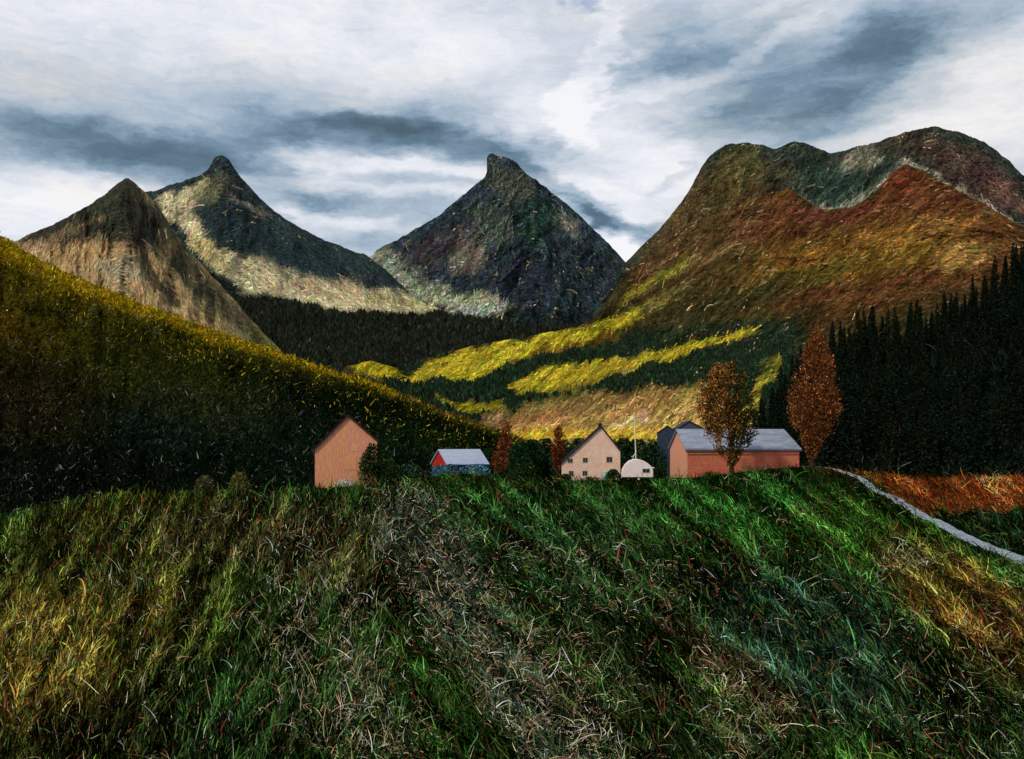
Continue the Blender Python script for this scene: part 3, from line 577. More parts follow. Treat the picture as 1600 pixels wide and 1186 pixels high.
# --- dry pale stalks, curled and lying
def dry_density(px, row):
    f = field((.12, 0, 0), [('l', [(640, 820), (690, 900), (740, 990), (820, 1090), (900, 1200)], 40, 50, (1.5, 0, 0), .95), ('l', [(480, 860), (500, 1000), (590, 1180)], 30, 50, (1, 0, 0), .9), ('b', 500, 980, 130, 200, 10, (.8, 0, 0), .8), ('b', 860, 1090, 130, 130, -30, (.8, 0, 0), .8), ('b', 680, 860, 80, 60, 0, (1, 0, 0), .9), ('b', 930, 910, 180, 70, -15, (.6, 0, 0), .8), ('b', 1160, 1120, 90, 70, -50, (1, 0, 0), .9), ('b', 1240, 815, 60, 20, 0, (1, 0, 0), .8), ('b', 1410, 880, 40, 26, -10, (1.6, 0, 0), 1), ('b', 240, 900, 130, 80, 40, (.4, 0, 0), .7), ('b', 1500, 1000, 90, 100, 0, (.35, 0, 0), .7), ('b', 200, 1150, 260, 60, 0, (.1, 0, 0), .7), ('b', 560, 1140, 120, 60, 0, (1, 0, 0), .8)], px, row, 20, .02, 5)
    return f[..., 0]
px, row, d, P = field_points(130000)
ok = (road_dist(P[:, 0], P[:, 1]) > 1.3) & (rng.random(len(px)) < dry_density(px, row) * .62 * (.35 + 1.3 * np.clip(fbm(px * .03, row * .03, 3) + .4, 0, 1))) & ~((px > 1290) & (row < 730 + (px - 1290) * .48)); px, row, d, P = px[ok], row[ok], d[ok], P[ok]
n = len(px); sz = (d / 22) ** .5
base = np.where((rng.random(n) < .5)[:, None], S(226, 210, 160), np.where((rng.random(n) < .5)[:, None], S(170, 120, 92), S(122, 132, 92)))
C = jitter(base, n, .7, .1)
az = np.where(px < 600, rng.normal(1.5, .9, n), rng.normal(-.25, .9, n)) + np.where(rng.random(n) < .5, 0, np.pi)
lean = np.where(px < 600, rng.uniform(.1, 1.2, n), rng.uniform(.5, 1.45, n))
P[:, 2] += rng.uniform(.05, .28, n) * sz
blades('dry_stalks', P, C, az, lean, rng.gamma(2.2, .10, n) * sz, rng.uniform(.008, .019, n) * sz, rng.normal(.4, 1.2, n), rng.normal(0, .35, n), m_blade, 7)
tag(D.objects['dry_stalks'], 'pale straw stalks curling and lying through the foreground grass', 'dry grass', None, 'stuff')

# --- cover of the left hill
n = 220000
px = rng.uniform(-100, 930, n); rt = hill.rtop(px); row = rt + (845 - rt) * rng.random(n) ** 1.05
P = hill.at(px, row - 1); C = lh_col(px, row) 
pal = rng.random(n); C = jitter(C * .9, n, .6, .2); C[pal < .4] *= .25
g = (pal > .965) & (row - rt < 80); C[g] = jitter(np.broadcast_to(S(196, 168, 40), (g.sum(), 3)), g.sum(), .2, .1)
g = (pal > .975) & (row - rt > 60); C[g] = jitter(np.broadcast_to(S(96, 100, 92), (g.sum(), 3)), g.sum(), .4, .1)
dd = P[:, 1]; sz = (dd / 200) ** .6
az = rng.normal(-.35, .7, n) + np.where(rng.random(n) < .35, np.pi, 0)
blades('hill_heather', P, C, az, rng.uniform(.2, 1.3, n), rng.gamma(4, .18, n) * sz, rng.uniform(.12, .3, n) * sz, rng.normal(.3, .7, n), rng.normal(0, .2, n), m_blade, 3)
tag(D.objects['hill_heather'], 'golden and dark green heather covering the left hillside', 'heather', None, 'stuff')

# --- short ribs of rock, scree streaks and scrub lying on the slopes
def dabs(name, lay, n, x0, x1, colfn, ang, aj, ln, wd, label, cat, rng_rows=None, v=.42, hue=.16, lift=.0008, light=.012, lightc=(136, 118, 84), test=None):
    px = rng.uniform(x0, x1, n); rt = lay.rtop(px); rb = lay.rfoot(px)
    if rng_rows: rb = np.minimum(rb, rng_rows)
    row = rt + 1.5 + (rb - rt) * rng.random(n)
    if test is not None: k = test(px, row); px, row, rt = px[k], row[k], rt[k]; n = len(px)
    C = jitter(colfn(px, row), n, v, hue)
    g = rng.random(n) < light * np.clip(1 + 3 * fbm(px * .02, row * .02, 3), 0, 4); C[g] = jitter(np.broadcast_to(S(*lightc), (g.sum(), 3)), g.sum(), .4, .1)
    a = np.radians(ang(px, row) + rng.normal(0, aj, n)); L_ = rng.gamma(4, ln / 4, n); w_ = rng.uniform(.6, 1.4, n) * wd; cv = rng.normal(0, .5, n)
    segs = 3; V = np.zeros((n, segs + 1, 2, 3))
    for j in range(segs + 1):
        t = j / segs - .5; aa = a + cv * t; cx = px + np.cos(aa) * L_ * t; cy = row - np.sin(aa) * L_ * t; ww = w_ * (1 - 1.6 * t * t) * .5
        for k, sgn in enumerate((-1, 1)):
            qx = cx + sgn * np.sin(aa) * ww; qy = np.maximum(cy + sgn * np.cos(aa) * ww, lay.rtop(qx) + .8)
            p = lay.at(qx, qy); p[:, 1] *= 1 - lift * 3; p[:, 0] *= 1 - lift * 3; p[:, 2] += lift * 400 * (1 + rng.random(n)); V[:, j, k] = p
    b = np.arange(n)[:, None] * (segs + 1) * 2 + np.arange(segs)[None] * 2
    Q = np.stack([b, b + 1, b + 3, b + 2], -1).reshape(-1, 4)
    o = mesh_np(name, V.reshape(-1, 3), Q, m_blade, col=np.repeat(C, (segs + 1) * 2, axis=0)); return tag(o, label, cat, None, 'stuff')
K = .9
dabs('massif_scrub', mfront, 52000, 560, 1660, lambda a, b: mf_col(a, b) * .8, lambda a, b: np.interp(a, [700, 1000, 1200, 1400, 1600], [30, 42, 36, 32, -10]), 16, 13, 1.9, 'brown and olive scrub streaking the slope of the broad right-hand mountain', 'scrub', 700)
dabs('ridge_scrub', mback, 22000, 940, 1660, lambda a, b: mb_col(a, b) * K, lambda a, b: np.interp(a, [950, 1150, 1400, 1500, 1650], [50, 40, 50, -30, -40]), 25, 10, 1.7, 'grey-green scrub and rock ribs along the back ridge of the right-hand mountain', 'scrub', 420, test=lambda a, b: b < mfront.rtop(a) + 12)
dabs('peak_rock_ribs', horn, 26000, 560, 1010, lambda a, b: hp_col(a, b) * K, lambda a, b: np.interp(a, [560, 740, 800, 860, 1000], [38, 52, 60, -60, -46]), 28, 9, 1.7, 'dark rock ribs, mossy streaks and painted mist on the hooked middle peak', 'rock', 520, .5, .24)
dabs('shoulder_scree', speak, 26000, 215, 800, lambda a, b: sp_col(a, b) * K, lambda a, b: np.interp(a, [215, 330, 400, 600, 800], [40, 50, -40, -32, -12]), 24, 9, 1.7, 'tan scree and dark streaks, with shade and mist painted in, on the second peak and its shoulder', 'scree', 500, .38, .14, light=.006, test=lambda a, b: sp_col(a, b)[:, 1] > .02)
dabs('slope_scree', lpeak, 18000, 0, 440, lambda a, b: lp_col(a, b) * K, lambda a, b: np.interp(a, [0, 170, 215, 300, 440], [60, 75, -80, -58, -48]), 12, 12, 1.7, 'tan scree and dark gullies running down the leftmost pointed peak', 'scree', 560, .34, .12, light=.006)

# --- woods on the valley side, below the yellow meadows
def far_wood(name, lay, n, test, h, colr, label):
    px, row = test(n); P = lay.at(px, row); n = len(px); k = 6
    hh = rng.uniform(h * .6, h * 1.3, n); rr = hh * rng.uniform(.18, .36, n)
    an = np.arange(k) / k * 2 * np.pi + rng.uniform(0, 6, (n, 1))
    lv = [(0, .75), (.3, 1.), (.62, .62), (1, .06)]
    V = np.zeros((n, 4, k, 3))
    for j, (a, b) in enumerate(lv):
        r2 = rr[:, None] * b * rng.uniform(.65, 1.3, (n, k))
        V[:, j, :, 0] = P[:, 0, None] + np.cos(an) * r2; V[:, j, :, 1] = P[:, 1, None] + np.sin(an) * r2; V[:, j, :, 2] = P[:, 2, None] - 1.5 + hh[:, None] * a + rng.normal(0, .05, (n, k)) * hh[:, None]
    b0 = (np.arange(n) * 4 * k)[:, None, None]; j = np.arange(3)[None, :, None] * k; i = np.arange(k)[None, None]; i2 = (i + 1) % k
    Q = np.stack(np.broadcast_arrays(b0 + j + i, b0 + j + i2, b0 + j + k + i2, b0 + j + k + i), -1).reshape(-1, 4)
    C = jitter(np.broadcast_to(colr, (n, 3)), n, .45, .22)
    o = mesh_np(name, V, Q, m_blade, col=np.repeat(C, 4 * k, axis=0)); tag(o, label, 'wood', None, 'stuff')
def t_mid(n):
    px = rng.uniform(600, 1240, n); row = rng.uniform(500, 660, n)
    C = mf_col(px, row); ok = (C[:, 1] < .05) & (C[:, 0] < .055) & (row > mfront.rtop(px) + 4) & (row + 10 * fbm(px * .02, px * 0 + 4.4, 3) + rng.exponential(6, n) * -1 > np.interp(px, [600, 800, 960, 1010, 1060, 1120, 1180, 1240], [560, 530, 515, 520, 545, 540, 528, 520]))
    return px[ok], row[ok]
far_wood('valley_wood', mfront, 30000, t_mid, 5.5, S(26, 40, 26), 'dark woods between the yellow meadows on the valley side')
def t_val(n):
    px = rng.uniform(330, 960, n); row = rng.uniform(470, 620, n); C = sp_col(px, row)
    ok = (C[:, 1] < .035) & (row > speak.rtop(px) + 3); return px[ok], row[ok]
far_wood('valley_forest', speak, 20000, t_val, 9, S(28, 32, 24), 'dark forest along the valley floor under the peaks')

# ================================================================== TREES
m_bark = paint_mat('bark', S(62, 46, 34), 3, .4, S(34, 26, 20), .8, (3, 3, .6), .6)
def tube_np(paths, k=6):
    """paths: list of (points, radii) joined to one mesh"""
    V = []; Q = []; o = 0
    for pts, rad in paths:
        pts = np.array(pts, float); n = len(pts); tg = np.gradient(pts, axis=0); tg /= np.linalg.norm(tg, axis=1)[:, None] + 1e-9
        ref = np.where(np.abs(tg[:, 2:3]) > .9, [[1., 0, 0]], [[0, 0, 1.]]); a = np.cross(tg, ref); a /= np.linalg.norm(a, axis=1)[:, None]; b = np.cross(tg, a)
        an = np.arange(k) / k * 2 * np.pi
        ring = pts[:, None] + np.array(rad)[:, None, None] * (np.cos(an)[None, :, None] * a[:, None] + np.sin(an)[None, :, None] * b[:, None])
        V.append(ring.reshape(-1, 3)); i = np.arange(n - 1)[:, None] * k + np.arange(k)[None]; i2 = np.arange(n - 1)[:, None] * k + (np.arange(k)[None] + 1) % k
        Q.append(np.stack([i, i2, i2 + k, i + k], -1).reshape(-1, 4) + o); o += n * k
    return np.concatenate(V), np.concatenate(Q)
def leaves_np(cen, dirs, ln, wd):
    """one pointed leaf clump (a bent pair of quads) per centre"""
    n = len(cen); r = rng.normal(size=(n, 3)); s = np.cross(dirs, r); s /= np.linalg.norm(s, axis=1)[:, None] + 1e-9; u = np.cross(dirs, s)
    ln = ln[:, None]; wd = wd[:, None]
    a = cen - dirs * ln * .5; c = cen + dirs * ln * .5
    V = np.stack([a, cen + s * wd * .5 + u * wd * .15, c, cen - s * wd * .5 + u * wd * .15], 1)
    Q = np.arange(n * 4).reshape(n, 4); return V.reshape(-1, 3), Q
def unit(v): return v / (np.linalg.norm(v, axis=-1, keepdims=True) + 1e-9)

def crown_mesh(name, parent, prof, H, n, leaf, colfn, up=.6, nclump=60, spread=.22, gap=.0, lean=(0, 0)):
    """prof: [(height fraction, radius)], leaf clumps gathered round twig ends spread through the volume"""
    pr = np.array(prof, float)
    hc = rng.random(nclump * 6); rad = np.interp(hc, pr[:, 0], pr[:, 1]); keep = rng.random(len(hc)) < rad / pr[:, 1].max(); hc = hc[keep][:nclump]; rad = rad[keep][:nclump]; m = len(hc)
    an = rng.uniform(0, 2 * np.pi, m); rr = rad * (rng.random(m) ** .45) * rng.uniform(.75, 1.08, m)
    cc = np.stack([np.cos(an) * rr + lean[0] * hc, np.sin(an) * rr + lean[1] * hc, hc * H], -1)
    k = rng.integers(0, m, n); R = pr[:, 1].max() * spread
    off = rng.normal(size=(n, 3)) * np.array([R, R, R * 1.5]); p = cc[k] + off
    h2 = np.clip(p[:, 2] / H, 0, 1); rmax = np.interp(h2, pr[:, 0], pr[:, 1]) * (1.06 + .1 * rng.normal(size=n))
    cx = p[:, 0] - lean[0] * h2; cy = p[:, 1] - lean[1] * h2; q = np.hypot(cx, cy); f = np.where(q > rmax, rmax / (q + 1e-6), 1)
    p[:, 0] = lean[0] * h2 + cx * f; p[:, 1] = lean[1] * h2 + cy * f
    ok = (p[:, 2] < H * 1.03) & (p[:, 2] > pr[0, 0] * H - R * .5); p = p[ok]; k = k[ok]; n = len(p)
    out = np.stack([p[:, 0] - lean[0] * p[:, 2] / H, p[:, 1] - lean[1] * p[:, 2] / H, 0 * p[:, 0]], -1)
    dr = unit(unit(out) * .6 + np.array([0, 0, up]) + rng.normal(size=(n, 3)) * .45)
    V, Q = leaves_np(p, dr, rng.uniform(.7, 1.5, n) * leaf, rng.uniform(.35, .7, n) * leaf)
    C = colfn(p, cc[k], k, n)
    return mesh_np(name, V, Q, m_blade, parent=parent, col=np.repeat(C, 4, axis=0)), cc

def limbs(base_h, cc, H, r0, nl=16, lean=(0, 0), top=.8):
    t = np.linspace(0, 1, 7); path = [(np.stack([lean[0] * t * top, lean[1] * t * top, t * H * top], -1) + np.stack([.05 * r0 * np.sin(t * 9), .05 * r0 * np.cos(t * 7), 0 * t], -1) * (t > 0)[:, None], r0 * (1 - .85 * t) * (1 + .5 * (t == 0)))]
    for c in cc[rng.permutation(len(cc))[:nl]]:
        h0 = max(base_h * H, min(c[2] - H * .12, H * top * .95)) * rng.uniform(.8, 1); h0 = min(max(h0, base_h * H * .7), c[2])
        s0 = np.array([lean[0] * h0 / H, lean[1] * h0 / H, h0]); mid = (s0 + c) / 2 + np.array([0, 0, -.04 * H])
        path.append((np.stack([s0, mid, c]), [r0 * .32, r0 * .18, r0 * .05]))
    return tube_np(path)

# ---- spruces
def spruce_mesh(H, R, seed):
    r = np.random.default_rng(seed); cen = []; dr = []; ln = []; wd = []
    nt = int(30)
    for j in range(nt):
        f = j / nt; z = H * (.06 + .92 * f); rad = R * (1 - f) ** .8 * r.uniform(.8, 1.12) + .12; nb = int(9 + 5 * (1 - f))
        for b in range(nb):
            a = r.uniform(0, 6.283); L = rad * r.uniform(.7, 1.15); dd = np.array([math.cos(a), math.sin(a), -.35 + .5 * f])
            for s in (.35, .7, 1.0):
                cen.append(np.array([0, 0, z]) + dd * L * s * .8 + r.normal(size=3) * .08); d2 = dd + np.array([0, 0, -.25]) + r.normal(size=3) * .3
                dr.append(d2); ln.append(.62 * (1.1 - .5 * f)); wd.append(.34 * (1.1 - .5 * f))
    for s in range(6): cen.append(np.array([0, 0, H * (.93 + .012 * s)])); dr.append(np.array([r.normal() * .1, r.normal() * .1, 1.])); ln.append(.8); wd.append(.16)
    V, Q = leaves_np(np.array(cen), unit(np.array(dr)), np.array(ln) * 1.3, np.array(wd) * 1.5); return V, Q, len(cen)
spruces = []
for k, (H, R) in enumerate([(13, 2.0), (15, 2.2), (11, 1.9), (16, 2.3), (14, 1.7)]):
    V, Q, n = spruce_mesh(H, R, 50 + k)
    base = S(17, 28, 20) if k % 2 == 0 else S(20, 28, 16)
    C = jitter(np.broadcast_to(base, (n, 3)), n, .5, .2); g = rng.random(n) < .035; C[g] = jitter(np.broadcast_to(S(38, 54, 48), (g.sum(), 3)), g.sum(), .3, .1)
    root = thing('spruce_tree', (0, 0, 0), 'x', 'tree'); mesh_np('crown', V, Q, m_blade, parent=root, col=np.repeat(C, 4, axis=0))
    Vt, Qt = tube_np([(np.array([[0, 0, -1.2], [0, 0, H * .3], [0, 0, H * .9]]), [.24, .18, .04])], 7); mesh_np('trunk', Vt, Qt, m_bark, parent=root); spruces.append(root)
used = set()
def place_spruce(i, loc, s, rz, label, group):
    r0 = spruces[i]
    if i not in used: r = r0; used.add(i)
    else:
        r = r0.copy(); COL.objects.link(r)
        for ch in r0.children: c = ch.copy(); COL.objects.link(c); c.parent = r
    r.location = loc; r.scale = (s * random.uniform(.9, 1.15), s * random.uniform(.9, 1.15), s); r.rotation_euler = (random.gauss(0, .02), random.gauss(0, .02), rz)
    tag(r, label, 'tree', group)
spots = []
edge = [(1196, 668), (1206, 640), (1216, 612), (1222, 592), (1238, 572), (1252, 556), (1268, 545), (1284, 536), (1300, 524), (1318, 528), (1334, 528), (1352, 520), (1368, 516), (1386, 512), (1402, 508), (1420, 502), (1438, 500), (1456, 496), (1474, 490), (1492, 484), (1508, 476), (1524, 466), (1540, 436), (1556, 424), (1572, 412), (1588, 392), (1604, 380), (1622, 366)]
ntop = 0
for (x, y) in edge:
    pt = fhill.at(np.array([x]), np.array([max(y + 40, float(fhill.rtop(x)) + 2)]))[0]
    hpx = (HOR - (y - 22)) / F * pt[1] + EYE - pt[2]
    s = max(.55, min(1.9, hpx / 14.5)) * random.uniform(.92, 1.06); spots.append((0, x, pt, s))
cand = []
while len(cand) < 245:
    x = random.uniform(1178, 1640); t = random.random() ** 1.1; rt = float(fhill.rtop(x)); row = 748 + (rt + 4 - 748) * t
    if x < 1300 and row > 690 and False: continue
    if all((x - c[0]) ** 2 / 144 + (row - c[1]) ** 2 / 81 > 1 for c in cand): cand.append((x, row))
for (x, row) in cand:
    pt = fhill.at(np.array([x]), np.array([row]))[0]; s = random.uniform(.75, 1.05) * (0.8 if x < 1240 else 1)
    spots.append((1, x, pt, s))
for k, (kind, x, pt, s) in enumerate(spots):
    place_spruce(k % 5, pt, s, random.uniform(0, 6.28), 'dark pointed spruce on the forest rim, tip against the brown mountain' if kind == 0 else 'dark spruce inside the dense forest on the right-hand hill', 'spruces along the rim of the forest' if kind == 0 else 'spruces inside the forest')

# understorey of the forest hill
n = 42000; px = rng.uniform(1130, 1640, n); rt = fhill.rtop(px); row = rt + (752 - rt) * rng.random(n); P = fhill.at(px, row)
C = jitter(np.broadcast_to(S(20, 30, 18), (n, 3)), n, .6, .25); g = rng.random(n) < .03; C[g] = jitter(np.broadcast_to(S(90, 96, 90), (g.sum(), 3)), g.sum(), .3, .1)
blades('forest_undergrowth', P, C, rng.uniform(0, 6.28, n), rng.uniform(.1, 1.2, n), rng.gamma(4, .5, n), rng.uniform(.15, .4, n), rng.normal(.3, .7, n), rng.normal(0, .3, n), m_blade, 3)
tag(D.objects['forest_undergrowth'], 'dark scrub under the spruces of the right-hand hill', 'undergrowth', None, 'stuff')

# ---- broad autumn tree in front of the long barn
def pal_fn(cols, probs, v=.35, clump=.3, side=None):
    cols = np.array(cols); 
    def f(p, c, k, n):
        m = k.max() + 1; cl = np.exp(rng.normal(0, clump, (m, 1)))[k]
        i = rng.choice(len(cols), n, p=probs)
        if side is not None: i = np.where(rng.random(n) < side(p, c), len(cols) - 1, i)
        return np.clip(jitter(cols[i], n, v, .12) * cl, 0, .8)
    return f
loc = gpt(1144, 150); loc.z = W(1144, 747, 150).z
t = thing('broadleaf_tree', loc, 'broad autumn tree with orange and dark green leaves standing in front of the long barn', 'tree')
shaded_side = lambda p, c: np.clip((p[:, 0] + 1.2) / 3.0, .02, .8)  # leaves darken to the right: shaded side of the crown put into colour
_, cc = crown_mesh('crown', t, [(.12, .5), (.2, 1.3), (.3, 2.9), (.42, 4.0), (.55, 4.2), (.7, 4.1), (.85, 3.7), (.94, 2.8), (1, 1.6)], 17.2, 13500, .38,
    pal_fn([S(184, 116, 52), S(140, 90, 36), S(84, 62, 28), S(200, 146, 96), S(40, 48, 22)], [.2, .22, .2, .08, .30], .35, .25, shaded_side), .5, 150, .10, lean=(-1.1, 0))
V, Q = limbs(.24, cc, 17.2, .34, 34, (-.9, 0)); mesh_np('trunk', V, Q, m_bark, parent=t)
for _s in (1,):
    pass
# ---- tall poplar by the road
loc = gpt(1268, 163); 
Hh = W(0, 506, 163).z - loc.z
t = thing('poplar_tree', loc, 'tall spindle-shaped russet poplar where the road meets the forest', 'tree')
_, cc = crown_mesh('crown', t, [(.05, .45), (.12, 1.1), (.22, 2.4), (.34, 3.7), (.44, 4.4), (.54, 4.1), (.68, 3.1), (.8, 2.0), (.9, 1.2), (1, .12)], Hh, 15000, .38,
    pal_fn([S(140, 82, 42), S(106, 62, 32), S(76, 46, 26), S(170, 116, 66), S(50, 40, 22)], [.3, .28, .2, .07, .15], .35, .2), .9, 260, .12, lean=(1.1, 0))
V, Q = limbs(.1, cc, Hh, .32, 40, (1.1, 0), .9); mesh_np('trunk', V, Q, m_bark, parent=t)

# ---- leaning russet saplings
def small_tree(name, px, toprow, baserow, d, rad, lean_px, cols, probs, label, leaf=.3, n=1500, prof=None, group=None, cat='tree', up=.6, ncl=36):
    loc = gpt(px, d); H = W(0, toprow, d).z - loc.z; ln = lean_px / F * d
    t = thing(name, loc, label, cat, group)
    pr = prof or [(.08, .45), (.2, .9), (.4, 1), (.7, .75), (1, .25)]
    _, cc = crown_mesh('crown', t, [(a, b * rad) for a, b in pr], H, n, leaf, pal_fn(cols, probs, .4, .3), up, ncl, .25, lean=(ln, 0))
    V, Q = limbs(.06, cc, H, max(.07, H * .012), 12, (ln, 0)); mesh_np('trunk', V, Q, m_bark, parent=t); return t
RU = [S(128, 66, 34), S(86, 42, 24), S(50, 32, 20), S(176, 120, 70)]; RUp = [.4, .3, .2, .1]
small_tree('autumn_tree', 778, 660, 730, 152, 1.4, 16, RU, RUp, 'leaning russet tree to the right of the small red shed', n=1900, prof=[(.1, .6), (.3, 1), (.6, .8), (.85, .6), (1, .45)])
small_tree('autumn_tree', 869, 666, 745, 150, 1.15, 5, [S(120, 52, 28), S(80, 36, 20), S(46, 30, 18), S(150, 84, 50)], RUp, 'narrow dark russet tree at the left corner of the cream house', n=1900, prof=[(.1, .4), (.3, .55), (.55, .9), (.75, 1.1), (.9, .8), (1, .2)])

# ---- dark green trees in a row behind the houses
GR = [S(26, 52, 26), S(18, 40, 24), S(40, 66, 28), S(24, 44, 36)]
protos = []
for k in range(3):
    t = thing('round_tree', (0, 0, 0), 'x', 'tree')
    _, cc = crown_mesh('crown', t, [(.04, 1.5), (.2, 2.4), (.5, 2.6), (.8, 1.9), (1, .8)], 7.5, 3000, .5, pal_fn(GR, [.4, .3, .15, .15], .4, .3), .3, 60, .3)
    V, Q = limbs(.1, cc, 7.5, .16, 14); mesh_np('trunk', V, Q, m_bark, parent=t); protos.append(t)
row_spots = [(765, 702), (790, 696), (812, 690), (832, 688), (852, 686), (880, 688), (905, 686), (930, 690), (955, 688), (975, 686), (997, 687), (1018, 688), (1036, 687), (1052, 692)]
for k, (x, tr) in enumerate(row_spots):
    p0 = protos[k % 3]
    if k < 3: r = p0
    else:
        r = p0.copy(); COL.objects.link(r)
        for ch in p0.children: c = ch.copy(); COL.objects.link(c); c.parent = r
    d_ = 178 + 6 * math.sin(k * 2.1); lo = gpt(x, d_); s = (W(0, tr, d_).z - lo.z) / 7.6
    r.location = lo; r.scale = (s, s, s); r.rotation_euler = (0, 0, k * 1.3)
    tag(r, 'dark green round tree in the row behind the cream house and the caravan', 'tree', 'round green trees behind the houses')

# ---- bushes
def bush(px, base_d, w, h, cols, probs, label, name='bush', n=1400, leaf=.28, cat='bush', lean=0):
    loc = gpt(px, base_d); t = thing(name, loc, label, cat)
    _, cc = crown_mesh('foliage', t, [(.0, w * .42), (.3, w * .5), (.65, w * .42), (1, w * .15)], h, n, leaf, pal_fn(cols, probs, .45, .35), .5, 26, .26, lean=(lean, 0))
    V, Q = limbs(.05, cc, h, .06, 12, (lean, 0), .7); mesh_np('stem', V, Q, m_bark, parent=t)
    return t
DG = [S(22, 40, 22), S(34, 58, 22), S(70, 84, 26), S(14, 26, 16)]; DGp = [.4, .25, .1, .25]
bush(584, 127, 3.6, 5.4, DG, DGp, 'dark green bush against the lower right corner of the big salmon barn', n=4200)
bush(606, 130, 3.4, 3.3, [S(30, 60, 26), S(60, 88, 30), S(90, 96, 36), S(20, 34, 20)], DGp, 'brighter green bush a step right of the salmon barn')
bush(640, 138, 4.2, 2.6, [S(28, 56, 30), S(60, 84, 66), S(80, 100, 80), S(20, 34, 20)], DGp, 'grey-green bush between the salmon barn and the red shed')
bush(540, 124, 3.6, 1.1, [S(196, 196, 176), S(150, 160, 120), S(90, 104, 60), S(222, 220, 200)], [.4, .25, .15, .2], 'low white-flowering shrub at the foot of the salmon barn', leaf=.2, n=1500, cat='shrub')
bush(320, 124, 2.6, 2.2, [S(72, 74, 40), S(104, 92, 50), S(50, 56, 28), S(96, 84, 70)], [.4, .2, .25, .15], 'small dun bush, left one of the pair under the dark hillside', leaf=.22)
bush(375, 124, 2.9, 2.6, [S(84, 88, 36), S(118, 106, 50), S(50, 56, 28), S(90, 84, 50)], [.4, .2, .25, .15], 'small olive bush, right one of the pair under the dark hillside', leaf=.22)
bush(958, 149, 2.3, 1.9, DG, DGp, 'dark green shrub covering the lower right corner of the cream house')
bush(884, 150, 1.8, 1.0, [S(34, 60, 24), S(50, 76, 30), S(120, 64, 50), S(20, 34, 20)], DGp, 'low green shrub under the lower left window of the cream house')
bush(1032, 158, 2.0, 2.6, DG, DGp, 'dark bush between the caravan and the long barn')
bush(696, 146, 5.4, 1.5, [S(60, 100, 110), S(40, 70, 70), S(26, 50, 40), S(100, 160, 180)], [.25, .3, .3, .15], 'low bluish shrub in front of the red gable of the small shed', leaf=.25)
bush(742, 146, 5.2, 1.4, [S(70, 130, 150), S(40, 70, 70), S(26, 50, 40), S(100, 160, 180)], [.3, .25, .25, .2], 'low pale blue-flowering shrub below the grey roof of the small shed', leaf=.25)
bush(1110, 152, 3.0, .9, [S(50, 84, 26), S(70, 100, 36), S(26, 50, 24), S(120, 100, 50)], [.35, .25, .3, .1], 'low green bush at the foot of the long barn, left of the autumn tree trunk', leaf=.22)
bush(822, 150, 5.5, 2.4, DG, DGp, 'wide dark green bush between the two russet trees', n=2400)
bush(925, 150, 3.4, .7, [S(34, 66, 24), S(50, 86, 30), S(120, 44, 30), S(20, 34, 20)], DGp, 'low leafy border at the foot of the cream house wall', leaf=.2)

# ================================================================== BUILDINGS
def boxv(x0, x1, y0, y1, z0, z1):
    return [(x0, y0, z0), (x1, y0, z0), (x1, y1, z0), (x0, y1, z0), (x0, y0, z1), (x1, y0, z1), (x1, y1, z1), (x0, y1, z1)]
BQ = [(0, 3, 2, 1), (4, 5, 6, 7), (0, 1, 5, 4), (1, 2, 6, 5), (2, 3, 7, 6), (3, 0, 4, 7)]
def obj_py(name, V, Fc, mat, parent=None, bevel=0):
    me = D.meshes.new(name); me.from_pydata([tuple(v) for v in V], [], Fc); me.update(); me.materials.append(mat)
    o = D.objects.new(name, me); COL.objects.link(o); o.parent = parent
    if bevel:
        b = o.modifiers.new('bevel', 'BEVEL'); b.width = bevel; b.segments = 2
    return o
def box(name, x0, x1, y0, y1, z0, z1, mat, parent=None, bevel=0): return obj_py(name, boxv(x0, x1, y0, y1, z0, z1), BQ, mat, parent, bevel)
